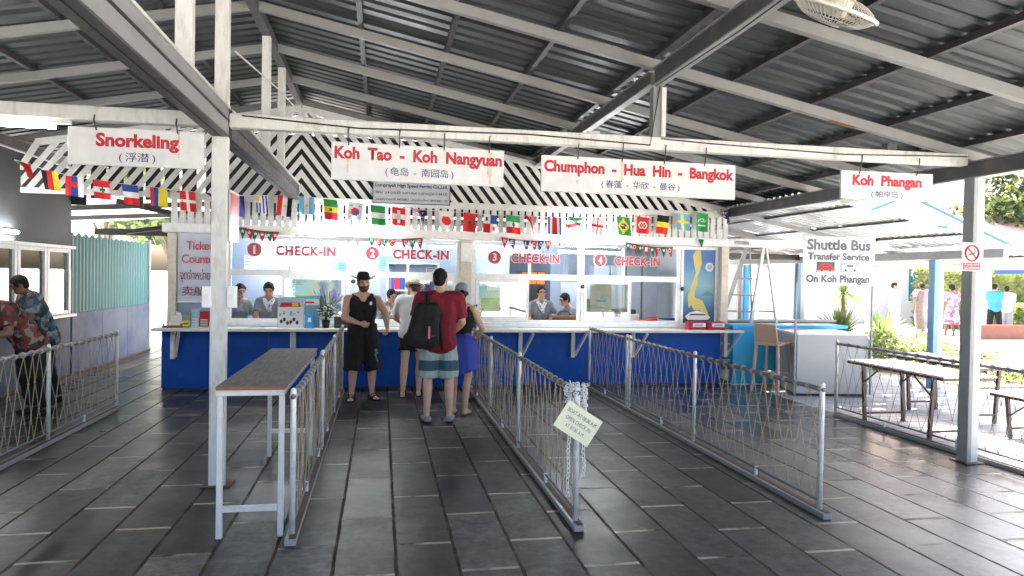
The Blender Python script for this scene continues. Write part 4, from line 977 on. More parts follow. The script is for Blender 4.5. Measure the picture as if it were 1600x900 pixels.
    def top(s, m, sleeve=.55, loose=.016, z0=.93, name='shirt', neck=True, sleeve_loose=.018, voxel=.012):
        b = MB(); s.torso(b, loose, z0, shoulders=sleeve > 0, core=sleeve > 0)
        if sleeve > 0:
            for i in (0, 1):
                if sleeve <= 1: b.rcone(s.sh[i], .058 * s.g + loose, s.sh[i].lerp(s.el[i], sleeve), .050 * s.g + sleeve_loose + .006, flat1=True)
                else:
                    b.rcone(s.sh[i], .058 * s.g + loose, s.el[i], .046 * s.g + loose); b.rcone(s.el[i], .046 * s.g + loose, s.el[i].lerp(s.wr[i], sleeve - 1), .032 + loose + .004, flat1=True)
        else:
            for sx in (-1, 1):
                b.rcone(s.U((sx * .095, -.012, 1.34)), .09 * s.g, s.U((sx * .108, .012, 1.418)), .060)
        b.bm.transform(s.M); return remesh(b, name, m, s.t, voxel, 3, .011, 10.0)
    def bottom(s, m, length=.9, loose=.02, flare=.03, name='shorts', voxel=.012, waist=1.0, straight=False):
        """length 1 = knee, 2 = ankle"""
        b = MB(); o = loose
        for sx in (-1, 1): b.rcone(s.pv + Vector((sx * .062, 0, waist - .95)), .096 * s.g + o * .8, s.pv + Vector((sx * .07, .008, -.02)), .102 * s.g + o, flat0=True)
        b.rcone(s.pv + Vector((-.062, 0, .03)), .094 * s.g + o * .8, s.pv + Vector((.062, 0, .03)), .094 * s.g + o * .8)
        for i in (0, 1):
            L = min(length, 1.0) if not straight else length; e = s.hip[i].lerp(s.kn[i], L)
            b.rcone(s.hip[i], .09 * s.g + o, e, (.09 - .033 * L) * s.g + o + flare, flat1=length <= 1 or straight)
            if length > 1 and not straight:
                e2 = s.kn[i].lerp(s.an[i], length - 1); b.rcone(e, .057 * s.g + o + flare, e2, .045 * s.g + o + flare * .6, flat1=True)
        b.bm.transform(s.M); return remesh(b, name, m, s.t, voxel, 3, .011, 10.0)
    def shoes(s, m, sandal=False):
        for i in (0, 1):
            a = s.an[i]; fd = s.fd[i]; sd = Vector((-fd.y, fd.x, 0)); fl = Vector((a.x, a.y, a.z - .085)); b = MB()
            if sandal:
                for q in (-.018, .018): b.rcone(fl + fd * -.045 + sd * q * .7 + Vector((0, 0, .008)), .034, fl + fd * .17 + sd * q + Vector((0, 0, .008)), .036, sq=.30)
                for f_, hz, ww in ((.10, .062, .052), (.055, .082, .05), (-.005, .118, .048)):
                    b.tube([fl + fd * (f_ + .01 * math.sin(q * 3)) + sd * ww * math.cos(q * PI / 8) + Vector((0, 0, .012 + (hz - .012) * math.sin(q * PI / 8))) for q in range(9)], .013, 6)
            else:
                for q in (-.02, .0, .02): b.rcone(fl + fd * -.045 + sd * q * .6 + Vector((0, 0, .040)), .040, fl + fd * (.17 - abs(q)) + sd * q + Vector((0, 0, .028)), .028)
                b.rcone(a - Vector((0, 0, .03)), .042, fl + fd * .06 + Vector((0, 0, .045)), .038)
            b.bm.transform(s.M); remesh(b, 'sandal' if sandal else 'shoe', m, s.t, .009, 2)
    def brim_hat(s, m, brim=.155, curlup=.05, tall=.10, z=.06, tilt=0, name='hat'):
        b = MB(); RT = s.HR @ Matrix.Rotation(R(tilt), 4, 'X')
        prof = [(.001, z + tall), (.055, z + tall - .002), (.078, z + tall - .025), (.092, z + .02), (.096, z), (brim * .8, z - .012), (brim, z - .006), (brim, z - .001), (brim * .8, z - .004), (.10, z + .006)]
        b.lathe(prof, s.H((0, .008, .0)), 28, RT, wob=lambda r, a: (curlup * abs(math.cos(a)) ** 2 * max(0, (r - .10) / (brim - .10)) if r > .10 else 0))
        b.bm.transform(s.M); return b.build(name, m, s.t, smooth=True)
    def cap(s, m, back=False):
        b = MB(); r3 = s.HR.to_3x3(); b.ell(s.H((0, .010, .045)), .095, .114, .096, r3, 18, 10)
        bmesh.ops.bisect_plane(b.bm, geom=list(b.bm.verts) + list(b.bm.edges) + list(b.bm.faces), plane_co=s.H((0, 0, .02)), plane_no=r3 @ Vector((0, .12, 1)), clear_inner=True)
        sg = 1 if back else -1
        b.rcone(s.H((-.045, sg * .085, .025)), .010, s.H((.045, sg * .085, .025)), .010); b.hexa([s.H((x, y * sg * 1.0, z)) for x, y, z in ((-.07, .07, .022), (.07, .07, .022), (.05, .165, .008), (-.05, .165, .008), (-.07, .07, .030), (.07, .07, .030), (.05, .165, .014), (-.05, .165, .014))])
        b.bm.transform(s.M); return b.build('cap', m, s.t, smooth=True)
    def extra(s, name, m, fn, voxel=None, smooth=2):
        b = MB(); fn(b); b.bm.transform(s.M)
        return remesh(b, name, m, s.t, voxel, smooth) if voxel else b.build(name, m, s.t, smooth=True)

# man in black by the railing
p = Person('bearded man in black hat and black sleeveless top holding his hands before him', (-.245, 9.88, 0), 6, .985, 'fair', girth=1.10, shoulder=.20,
           hands=[(-.06, -.25, 1.075), (.30, -.34, 1.02)], poles=[(-1, .5, -.3), (1, .5, -.3)], feet=[(-.135, -.02, 0, 10), (.145, .05, 0, 22)], head=(6, 2), hair=(HAIRBR, 'short'), curl=.75)
p.top(C['black'], 0, .014, .92, 'tank_top'); p.bottom(C['black'], 1.20, .032, .040, 'long_shorts', waist=1.06, straight=True)
p.brim_hat(C['black'], .17, .055, .105, .055); p.shoes(C['black'], True)
p.extra('beard', HAIRBR, lambda b: (b.ell(p.H((0, -.055, -.082)), .058, .05, .05, p.HR.to_3x3()), b.rcone(p.H((-.062, -.02, -.03)), .016, p.H((-.05, -.05, -.08)), .02), b.rcone(p.H((.062, -.02, -.03)), .016, p.H((.05, -.05, -.08)), .02), b.rcone(p.H((-.03, -.098, -.05)), .009, p.H((.03, -.098, -.05)), .009)), .008)
p.extra('badge', PAPER, lambda b: b.ell(p.U((.10, -.125, 1.34)), .020, .005, .026))
p.extra('printed_motif', C['teal'], lambda b: [b.ell((.175 + .012 * math.sin(k * 2), -.145, .70 - k * .035), .022, .006, .022, u=7, v=5) for k in range(5)])
# man in white tee leaning on the counter
p = Person('man in white shirt, straw hat and black shorts leaning on the counter', (.45, 10.15, 0), 172, .97, 'fair', lean=24, girth=1.0,
           hands=[(-.18, -.46, 1.01), (.16, -.46, 1.01)], poles=[(-1, .6, -.5), (1, .6, -.5)], feet=[(-.10, .05, 0, 6), (.12, .16, 0, 6)], head=(30, 8), hair=(HAIRBR, 'short'))
p.top(C['white'], .62, .046, .93, 'white_shirt'); p.bottom(C['black'], .62, .010, .035, waist=.94); p.shoes(C['black'], True); p.brim_hat(C['straw'], .155, .02, .10, .05, -6, 'straw_hat')
p.extra('lime_waistband', C['lime'], lambda b: b.tube([p.pv + Vector((.182 * math.cos(q * PI / 12), .008 + .124 * math.sin(q * PI / 12), -.085)) for q in range(24)], .016, 6, closed=True))
# man in maroon tee with backpack
p = Person('tall man seen from behind in maroon shirt and striped board shorts', (.675, 8.33, 0), 176, 1.03, 'fair', lean=2, girth=1.0, shoulder=.20,
           hands=[(-.14, -.22, .98), (.27, -.12, .90)], poles=[(-1, .9, 0), (1, 1, 0)], feet=[(-.13, .0, 0, 10), (.13, .02, 0, 10)], head=(-14, 3), hair=(HAIRB, 'short'))
p.top(C['maroon'], .80, .036, .90, 'maroon_shirt'); LG = (.31, .40, .38)
p.bottom(bands('board_short_cloth', [(.44, LG), (.60, (.03, .085, .12)), (.725, LG)], .44, 1.3), .98, .020, .045, 'board_shorts'); p.shoes(mat('grey_shoe', (.24, .26, .24), .7, dirt=.5, scale=30))
pp = p
t = thing('backpack', 'black backpack with a pale tag hanging on the back of the man in maroon', 'backpack', (.47, 8.17, 1.0))
b = MB(); B = lambda a, r, c, q: b.rcone(a, r, c, q)
for q in (-.12, 0, .10): B((.47 + q * .8, 8.13, .98), .105, (.53 + q * .7, 8.15, 1.34), .075)
B((.34, 8.11, .98), .10, (.56, 8.11, .97), .10)
remesh(b, 'bag', C['black'], t, .014, 5)
b = MB(); b.tube([(.54, 8.20, 1.36), (.53, 8.24, 1.50), (.50, 8.32, 1.515), (.49, 8.42, 1.44), (.50, 8.46, 1.25)], .026, 6); b.tube([(.66, 8.16, 1.34), (.68, 8.19, 1.1), (.70, 8.17, .86)], .014, 6); b.build('strap', C['black'], t, smooth=True)
MB().box(.525, .548, 8.012, 8.02, 1.0, 1.14).build('luggage_tag', C['pink'], t, bevel=.003); MB().box(.38, .60, 8.03, 8.035, 1.02, 1.03).build('zip', GREYT, t)
# woman with cap
p = Person('woman in grey cap and black vest with a blue wrap round her waist', (.965, 8.72, 0), 160, .93, 'fair', lean=3, girth=.92, shoulder=.165,
           hands=[(-.17, -.22, 1.0), (.26, -.06, .86)], poles=[(-1, .8, 0), (1, .8, -.1)], feet=[(-.08, 0, 0, 8), (.09, -.05, 0, 8)], head=(20, 4), hair=(HAIRB, 'bun'))
p.top(C['black'], 0, .012, .93, 'vest'); p.bottom(C['denim'], .5, .014, .01); p.cap(C['cap'])
p.extra('blue_wrap', C['royal'], lambda b: (b.rcone((-.10, .05, .98), .115, (-.14, .06, .60), .13, flat1=True), b.rcone((.0, .06, .98), .10, (-.06, .08, .56), .12, flat1=True), b.rcone((-.16, -.02, .95), .08, (-.2, .0, .70), .075)), .014, 4)
# staff in the booth
STAFF = mat('staff_grey_cloth', (.17, .185, .20), .8, var=.06); SCARF = cells('checked_scarf', [(.7, .7, .72), (.5, .5, .58), (.10, .08, .16), (.72, .7, .72)], 60)
def staff(label, loc, rot, lean, head, hands, hair, scarf=True, S=.93, pelv=.60, cloth=None, skin='asian'):
    q = Person(label, loc, rot, S, skin, lean=lean, girth=.9, shoulder=.165, pelvis=(0, 0, pelv), hands=hands, poles=[(-1, .6, -.5), (1, .6, -.5)], feet=[(-.10, -.05, 0, 5), (.10, .0, 0, 5)], head=head, hair=(HAIRB, hair))
    q.top(cloth or STAFF, .7, .016, .93, 'blouse'); q.bottom(C['navy'], 1.9, .014, .01, 'trousers')
    if scarf: q.extra('scarf', SCARF, lambda b: (b.rcone(q.U((-.07, -.06, 1.44)), .035, q.U((0, -.12, 1.33)), .05), b.rcone(q.U((.07, -.06, 1.44)), .035, q.U((0, -.12, 1.33)), .05), b.rcone(q.U((0, -.12, 1.34)), .05, q.U((.02, -.12, 1.27)), .03)), .012)
    return q
staff('booth clerk with long dark hair and a pale scarf looking down at the first window', (-1.74, 11.78, 0), 4, 10, (0, 16), [(-.16, -.34, .90), (.16, -.34, .90)], 'long', pelv=.91)
staff('booth clerk leaning forward on one arm at the second window', (.10, 11.95, 0), 12, 38, (14, -22), [(-.26, -.58, 1.02), (.30, -.60, .99)], 'short', True, pelv=.93, cloth=mat('staff_pale_cloth', (.26, .31, .34), .8), skin='tan')
staff('booth clerk facing out with a patterned scarf at the third window', (2.71, 12.0, 0), 2, 4, (0, -2), [(-.14, -.30, .94), (.16, -.28, .96)], 'bun', pelv=.89, cloth=cells('staff_checked_cloth', [(.16, .17, .20), (.24, .25, .28), (.12, .13, .16)], 90))
staff('booth clerk seen from the side reaching toward her colleague', (3.30, 12.05, 0), -78, 12, (0, 4), [(-.16, -.46, 1.06), (.16, -.44, 1.12)], 'side', False, pelv=.78)
staff('dark haired booth clerk half hidden behind the peeling post', (-2.26, 12.0, 0), 30, 8, (0, 6), [(-.16, -.34, .92), (.16, -.34, .92)], 'long', False, pelv=.86)
# two men at the office windows
FLB = cells('blue_floral_cloth', [(.01, .03, .05), (.03, .08, .12), (.10, .15, .18), (.24, .26, .26), (.015, .03, .05), (.10, .05, .04)], 17)
FLR = cells('red_floral_cloth', [(.10, .018, .015), (.18, .04, .03), (.02, .014, .014), (.24, .21, .18), (.13, .025, .018), (.05, .045, .04)], 17)
p = Person('man in blue floral shirt leaning toward the office window', (-4.22, 10.02, 0), -52, .97, 'dark', lean=24, girth=1.08, hands=[(-.2, -.5, 1.02), (.2, -.48, 1.02)], head=(-12, 2), hair=(HAIRB, 'short'), feet=[(-.11, .05, 0, 6), (.11, .1, 0, 6)])
p.top(FLB, .72, .045, .86, 'floral_shirt'); p.bottom(C['black'], 1.95, .02, .015, 'trousers'); p.shoes(C['black'])
p = Person('man in red floral shirt bending low at the office window', (-4.02, 9.15, 0), -40, .98, 'dark', lean=46, girth=1.12, hands=[(-.2, -.62, .98), (.2, -.6, .98)], head=(0, -10), hair=(HAIRB, 'short'), feet=[(-.12, .12, 0, 6), (.12, .16, 0, 6)])
p.top(FLR, .72, .045, .86, 'floral_shirt'); p.bottom(C['black'], 1.95, .02, .015, 'trousers'); p.shoes(C['black'])
# strollers outside
FLP = cells('pink_floral_cloth', [(.60, .14, .26), (.62, .30, .38), (.45, .07, .16), (.65, .5, .5)], 12)
p = Person('woman walking away outside in a pink floral dress', (18.3, 20.2, 0), 175, .98, 'dark', girth=1.15, fingers=False, hair=(HAIRB, 'bun'), voxel=.016, feet=[(-.1, 0, 0, 5), (.1, -.12, 0, 5)])
p.top(FLP, .8, .03, .88, 'dress_top', voxel=.018); p.extra('dress_skirt', FLP, lambda b: b.rcone((0, 0, 1.02), .18, (0, 0, .42), .27, 16, True, True), .02)
p = Person('man outside in a lilac shirt beside the hedge', (19.05, 22.4, 0), 150, 1.0, 'dark', fingers=False, hair=(HAIRB, 'short'), voxel=.016)
p.top(C['purple'], .8, .045, .90, voxel=.018); p.bottom(C['grey'], 1.9, .03, .02, 'trousers', voxel=.018); p.shoes(C['black'])
p = Person('walker outside in a bright blue shirt and dark trousers', (21.0, 21.3, 0), 120, 1.0, 'tan', fingers=False, hair=(HAIRB, 'short'), voxel=.016, feet=[(-.1, -.25, 0, 5), (.1, .25, 0, 5)])
p.top(C['cblue'], .8, .045, .90, voxel=.018); p.bottom(C['black'], 1.9, .03, .02, 'trousers', voxel=.018); p.shoes(C['black'])
p = Person('walker outside in a white shirt just behind the blue shirt', (21.9, 21.7, 0), 130, .96, 'tan', fingers=False, hair=(HAIRB, 'short'), voxel=.016)
p.top(C['white'], .8, .045, .90, voxel=.018); p.bottom(C['grey'], 1.9, .03, .02, 'trousers', voxel=.018); p.shoes(C['black'])
p = Person('person outside in a pale top behind the blue canopy post', (17.2, 21.5, 0), 60, 1.0, 'tan', fingers=False, hair=(HAIRB, 'short'), voxel=.016)
p.top(C['white'], .8, .045, .90, voxel=.018); p.bottom(C['pink'], 1.9, .03, .02, 'trousers', voxel=.018); p.shoes(C['black'])

# ------------------------------------------------------------------ furniture
t = thing('tall_table', 'tall narrow table with a stained board top and white metal legs', 'table', (-.82, 6, 0))
x0, x1, y0, y1 = -1.03, -.60, 4.78, 7.15
b = MB(); b.box(x0, x1, y0, y1, .962, .985); o = b.build('table_top', WOODT, t, bevel=.004)
MB().box(x0 + .004, x1 - .004, y0 - .006, y0 - .001, .960, .982).build('raw_edge', WOODE, o)
for x in (x0 + .025, x1 - .025):
    for y in (y0 + .03, y1 - .25): MB().box(x - .018, x + .018, y - .018, y + .018, 0, .92).build('leg', WHITE, t, bevel=.003)
for y in (y0 + .03, y1 - .25):
    MB().box(x0 + .046, x1 - .046, y - .015, y + .015, .17 if y < 6 else .22, .205 if y < 6 else .255).build('crossbar', WHITE, t)
fr = MB(); fr.box(x0 + .006, x1 - .006, y0 + .01, y0 + .05, .922, .958).box(x0 + .006, x1 - .006, y1 - .09, y1 - .05, .922, .958)
for x in (x0 + .025, x1 - .025): fr.box(x - .018, x + .018, y0 + .051, y1 - .091, .924, .956)
fr.build('top_frame', WHITE, t)

def folding_table(label, x0, x1, y0, y1, h, ends, ins=.12, group='brown framed folding tables'):
    t = thing('folding_table', label, 'table', ((x0 + x1) / 2, (y0 + y1) / 2, -.012), group)
    MB().box(x0, x1, y0, y1, h - .004, h + .016).build('table_top', TTOP, t, bevel=.004)
    MB().box(x0 + .01, x1 - .01, y0 + .01, y1 - .01, h - .034, h - .006).build('apron', BROWNM, t)
    for y, s in ends:
        for x in (x0 + ins, x1 - ins): MB().bar((x, y, -.010), (x, y - s * .05, h - .036), .036, .036, up=(0, 1, 0)).build('leg', BROWNM, t)
        MB().bar((x0 + ins + .02, y - s * .01, .10), (x1 - ins - .02, y - s * .01, .10), .024, .024).build('stretcher', BROWNM, t)
        for x in (x0 + ins, x1 - ins): MB().bar((x, y - s * .03, h - .24), (x, y + s * .24, h - .045), .014, .014).build('brace', BROWNM, t)
folding_table('long folding table with brown legs just outside the roped railing', 5.86, 6.52, 6.55, 8.15, .72, ((7.85, -1), (6.80, 1)), .06)
folding_table('second folding table farther out behind the first', 7.0, 7.66, 7.3, 8.9, .72, ((8.55, -1), (7.6, 1)))
folding_table('low folding bench with a pale top beyond the right grey post', 6.95, 7.35, 5.3, 7.1, .47, ((6.85, -1), (5.6, 1)), .06)
# shuttle desk
t = thing('shuttle_desk', 'grey laminate desk box carrying the shuttle bus sign on two thin posts', 'desk', (6.72, 10.1, 0))
mb = MB(); P0 = [(6.16, 9.72), (7.24, 9.56), (7.40, 10.62), (6.40, 10.72)]
mb.hexa([(x, y, .03) for x, y in P0] + [(x, y, .915) for x, y in P0]); mb.build('body', DESKM, t, bevel=.006)
mb = MB(); mb.hexa([(x + (.02 if x < 6.8 else -.02), y + (.02 if y < 10 else -.02), 0) for x, y in P0] + [(x + (.02 if x < 6.8 else -.02), y + (.02 if y < 10 else -.02), .028) for x, y in P0]); mb.build('plinth', BLACK, t)
mb = MB(); mb.hexa([(x, y, .917) for x, y in P0] + [(x, y, .935) for x, y in P0]); mb.build('desk_top', TTOP, t)
for x, y in ((6.10, 9.68), (7.262, 9.53)): MB().box(x - .012, x + .012, y - .012, y + .012, .03, 1.98).build('sign_post', GREYP, t)
b = MB().box(6.08, 7.266, 9.50, 9.512, 1.665, 2.387).build('sign_board', mat('shuttle_board', (.42, .42, .43), .5, var=.02), t, bevel=.002)
text('Shuttle Bus', 6.141, 7.187, 2.186, 2.348, 9.497, GREYT, b, 'lettering', .036, sp=1.0); text('Transfer Service', 6.157, 7.169, 2.040, 2.150, 9.497, GREYT, b, 'lettering', .040, sp=1.0); text('On Koh Phangan', 6.134, 7.18, 1.675, 1.822, 9.497, GREYT, b, 'lettering', .040, sp=1.0)
def van_photo(x0, x1, z0, z1, col, bg):
    o = MB().box(x0, x1, 9.494, 9.4985, z0, z1).build('photo', bg, t)
    f = lambda pts, y, nm, m: MB().face([(x0 + (x1 - x0) * u, y, z0 + (z1 - z0) * v) for u, v in pts]).build(nm, m, o)
    f([(.08, .22), (.92, .22), (.95, .45), (.85, .52), (.72, .80), (.25, .80), (.10, .55)], 9.4925, 'van_shape', col)
    f([(.30, .55), (.70, .55), (.66, .74), (.32, .74)], 9.491, 'van_windows', BLACK)
    for u in (.26, .74): MB().lathe([(.018, 0), (.018, .001)], (x0 + (x1 - x0) * u, 9.491, z0 + .035), 12, Matrix.Rotation(PI / 2, 4, 'X')).build('van_wheel', BLACK, o)
    f([(.0, .0), (1, 0), (1, .18), (0, .18)], 9.4925, 'road_strip', GREYP)
van_photo(6.307, 6.596, 1.856, 2.013, C['red'], DARKST); van_photo(6.698, 7.002, 1.862, 2.013, C['white'], GREYP)
# cyan counter
t = thing('cyan_counter', 'bright cyan counter box between the booth and the shuttle desk', 'counter', (6.5, 11, 0))
MB().box(5.68, 7.55, 10.78, 10.88, .02, .928).build('front_panel', CYAN, t); MB().box(5.69, 7.54, 10.79, 10.87, 0, .018).build('plinth', OUTW, t)
MB().box(5.66, 7.75, 10.76, 11.30, .93, .985).build('counter_top', CYAN, t, bevel=.004); MB().box(7.47, 7.55, 10.89, 11.28, .0, .928).build('side_panel', CYAN, t)
t = thing('low_wall', 'low grey wall behind the cyan counter', 'wall', (7, 12.8, 0)); MB().box(5.8, 8.9, 12.75, 12.87, -.02, .92).build('panel', WALLG, t); MB().box(5.8, 8.9, 12.72, 12.90, .922, .96).build('coping', GREYP, t)
# bar stool
t = thing('bar_stool', 'beige plastic bar stool with a low back before the cyan counter', 'stool', (5.98, 10.1, 0))
q = Matrix.Translation((5.98, 10.1, 0)) @ Matrix.Rotation(R(122), 4, 'Z')
def stool(fn, nm):
    b = MB(); fn(b); b.bm.transform(q); b.build(nm, STOOLM, t, bevel=.008)
stool(lambda b: b.box(-.20, .20, -.19, .20, .725, .765), 'seat')
stool(lambda b: b.hexa([(-.19, .17, .768), (.19, .17, .768), (.19, .20, .768), (-.19, .20, .768), (-.18, .235, 1.06), (.18, .235, 1.06), (.18, .262, 1.06), (-.18, .262, 1.06)]), 'backrest')
for sx in (-1, 1):
    for sy in (-1, 1): stool(lambda b: b.bar((sx * .215, sy * .215, 0), (sx * .175, sy * .165, .722), .042, .042, up=(0, 1, 0)), 'leg')
stool(lambda b: b.box(-.165, .165, -.222, -.19, .26, .295), 'footrest'); stool(lambda b: b.box(-.165, .165, .19, .22, .30, .33), 'footrest')
# step ladder
t = thing('step_ladder', 'aluminium step ladder standing open behind the cyan counter', 'ladder', (6.75, 12, 0))
AL = mat('ladder_aluminium', (.33, .33, .34), .4, metal=.3)
top = [(6.42, 11.75, 2.33), (6.68, 11.65, 2.33)]; ft = [(5.72, 11.95, 0), (6.24, 11.5, 0)]; bk = [(6.85, 12.2, 0), (7.22, 11.8, 0)]
for a, f in zip(top, ft): MB().bar(f, a, .03, .075).build('rail', AL, t)
for a, f in zip(top, bk): MB().bar(f, (a[0] + .05, a[1], a[2]), .025, .04).build('back_rail', AL, t)
for i in range(1, 8):
    k = i / 8; MB().bar(Vector(ft[0]).lerp(Vector(top[0]), k), Vector(ft[1]).lerp(Vector(top[1]), k), .07, .028).build('rung', AL, t)
for i in (2, 4, 6):
    k = i / 8; MB().bar(Vector(bk[0]).lerp(Vector(top[0]), k), Vector(bk[1]).lerp(Vector(top[1]), k), .025, .025).build('back_rung', AL, t)
MB().box(6.36, 6.78, 11.6, 11.8, 2.333, 2.36).build('top_cap', GREYP, t); MB().bar(Vector(ft[1]).lerp(Vector(top[1]), .52), Vector(bk[1]).lerp(Vector(top[1]), .52), .02, .02).build('spreader', AL, t)
# CCTV and counter cameras
t = thing('security_camera', 'small white bullet camera on the beam at the right end of the booth', 'camera', (5.85, 10.9, 2.3))
MB().rcone((5.76, 11.0, 2.345), .03, (5.92, 10.82, 2.325), .034, 12, True, True).build('body', ALU, t, smooth=False); MB().rcone((5.925, 10.815, 2.325), .026, (5.928, 10.812, 2.325), .026, 12, True, True).build('lens', BLACK, t); MB().tube([(5.73, 11.15, 2.36), (5.75, 11.03, 2.36)], .012, 6).build('bracket', ALU, t)
for x, z, lb in ((-.42, 1.60, 'round black window camera on a bracket beside the hatted man'), (3.19, 1.575, 'round black window camera between the third and fourth windows'), (4.90, 1.56, 'round black window camera beside the map poster')):
    t = thing('window_camera', lb, 'camera', (x, 11.08, z), 'small black cameras on the window frames')
    MB().ell((x, 11.06, z), .036, .036, .036).build('ball', BLACK, t, smooth=True); MB().tube([(x - .04, 11.12, z + .01), (x, 11.09, z)], .010, 6).build('bracket', ALU, t); MB().rcone((x, 11.03, z), .016, (x, 11.022, z), .014, 10, True, True).build('lens', GREYT, t)

# ------------------------------------------------------------------ things on the counter shelf (top .905)
ZS = .906
def flyer_box(label, x, w, h, m, strip=None, y=10.9, d=.09, group='leaflet holders on the counter'):
    t = thing('leaflet_holder', label, 'leaflet holder', (x, y, ZS), group)
    MB().box(x - w / 2, x + w / 2, y - d / 2, y + d / 2, ZS, ZS + h * .35).build('tray', ALU, t, bevel=.003)
    for i in range(3): 
        yy = y - d / 2 + .012 + i * .026
        MB().hexa([(x - w * .45, yy, ZS + h * .352), (x + w * .45, yy, ZS + h * .352), (x + w * .45, yy + .012, ZS + h * .352), (x - w * .45, yy + .012, ZS + h * .352), (x - w * .45, yy + .02, ZS + h), (x + w * .45, yy + .02, ZS + h), (x + w * .45, yy + .032, ZS + h), (x - w * .45, yy + .032, ZS + h)]).build('leaflets', m, t)
    MB().box(x - w * .47, x + w * .47, y - d / 2 - .004, y - d / 2 - .001, ZS + .01, ZS + h * .62).build('front_leaflet', m, t)
    if strip: 
        for k in range(3): MB().box(x - w * .34, x + w * .34, y - d / 2 - .007, y - d / 2 - .005, ZS + h * (.14 + .15 * k), ZS + h * (.20 + .15 * k)).build('printed_line', strip, t)
t = thing('tissue_box', 'white tissue box with a tissue sticking out, left end of the counter', 'box', (-2.87, 10.9, ZS))
MB().box(-2.94, -2.80, 10.83, 10.97, ZS, ZS + .17).build('carton', PAPER, t, bevel=.004)
MB().sheet(0, 0, 6, 6, lambda u, v: (-2.90 + .07 * u, 10.90 + .03 * math.sin(u * 6 + v * 3), ZS + .171 + .06 * v * (1 - .4 * u))).build('tissue', PAPER, t, smooth=True)
t = thing('wooden_tray', 'small brown wooden tray under the tissue box edge', 'tray', (-2.95, 10.75, ZS)); MB().box(-3.03, -2.78, 10.74, 10.82, ZS, ZS + .03).build('base', WOODE, t); MB().box(-3.03, -3.015, 10.74, 10.82, ZS + .031, ZS + .055).box(-2.795, -2.78, 10.74, 10.82, ZS + .031, ZS + .055).build('end_board', WOODE, t)
t = thing('card_holder', 'dark holder with a yellow sticker beside the tissue box', 'holder', (-2.74, 10.84, ZS)); MB().box(-2.80, -2.69, 10.84, 10.95, ZS, ZS + .19).build('body', GREYP, t, bevel=.01); MB().box(-2.80, -2.69, 10.832, 10.837, ZS + .02, ZS + .095).build('sticker', C['yellow'], t); MB().box(-2.785, -2.705, 10.829, 10.831, ZS + .045, ZS + .062).build('printed_line', BLACK, t)
flyer_box('pale blue leaflets in a holder between yellow sticker and red leaflets', -2.625, .115, .26, mat('leaf_blue', (.35, .52, .62), .6), PAPER)
flyer_box('red leaflets with white lines in a holder on the counter', -2.50, .15, .23, C['crimson'], PAPER)
flyer_box('white leaflets with a blue heading in a holder by the peeling post', -2.34, .14, .27, PAPER, NAVYT)
ZP = mat('poster_sky', (.34, .52, .62), .6)
t = thing('flyer_rack', 'countertop rack of travel flyers with a red and yellow heading', 'flyer rack', (-1.28, 10.95, ZS), 'flyer racks')
MB().box(-1.50, -1.12, 10.93, 10.96, ZS, ZS + .44).build('panel', ZP, t); MB().box(-1.49, -1.13, 10.90, 10.928, ZS, ZS + .30).build('flyers', PAPER, t)
MB().hexa([(-1.47, 10.895, ZS + .30), (-1.16, 10.895, ZS + .31), (-1.16, 10.90, ZS + .31), (-1.47, 10.90, ZS + .30), (-1.44, 10.895, ZS + .37), (-1.19, 10.895, ZS + .37), (-1.19, 10.90, ZS + .37), (-1.44, 10.90, ZS + .37)]).build('red_heading', C['red'], t); MB().box(-1.29, -1.20, 10.890, 10.894, ZS + .315, ZS + .365).build('yellow_heading', C['yellow'], t)
b = MB(); [b.ell((-1.44 + .045 * i, 10.89, ZS + .09 + .03 * math.sin(i * 2)), .022, .006, .03, u=7, v=5) for i in range(6)]; b.build('printed_motif', DARKST, t)
b = MB(); [b.box(-1.47 + .05 * i, -1.44 + .05 * i, 10.896, 10.899, ZS + .17 + .02 * (i % 3), ZS + .21 + .03 * (i % 2)) for i in range(6)]; b.build('printed_lines', C['sky'], t)
t = thing('flyer_rack', 'second narrower flyer rack with sea pictures, left of the flower vase', 'flyer rack', (-1.0, 10.97, ZS), 'flyer racks')
MB().box(-1.11, -.90, 10.96, 10.98, ZS, ZS + .46).build('panel', mat('poster_sea', (.18, .42, .55), .6), t); MB().box(-1.10, -.91, 10.95, 10.957, ZS + .33, ZS + .42).build('flyers', PAPER, t); MB().box(-1.10, -.98, 10.94, 10.949, ZS + .36, ZS + .385).build('heading', C['red'], t)
t = thing('leaflet_stand', 'bright blue stand-up card holder before the flyer racks', 'holder', (-1.02, 10.80, ZS))
MB().hexa([(-1.10, 10.76, ZS), (-.96, 10.76, ZS), (-.96, 10.88, ZS), (-1.10, 10.88, ZS), (-1.08, 10.82, ZS + .20), (-.98, 10.82, ZS + .20), (-.98, 10.85, ZS + .20), (-1.08, 10.85, ZS + .20)]).build('stand', C['cblue'], t, bevel=.004); MB().hexa([(-1.055, 10.783, ZS + .09), (-1.005, 10.783, ZS + .09), (-1.005, 10.788, ZS + .09), (-1.055, 10.788, ZS + .09), (-1.05, 10.80, ZS + .15), (-1.01, 10.80, ZS + .15), (-1.01, 10.805, ZS + .15), (-1.05, 10.805, ZS + .15)]).build('white_mark', PAPER, t)
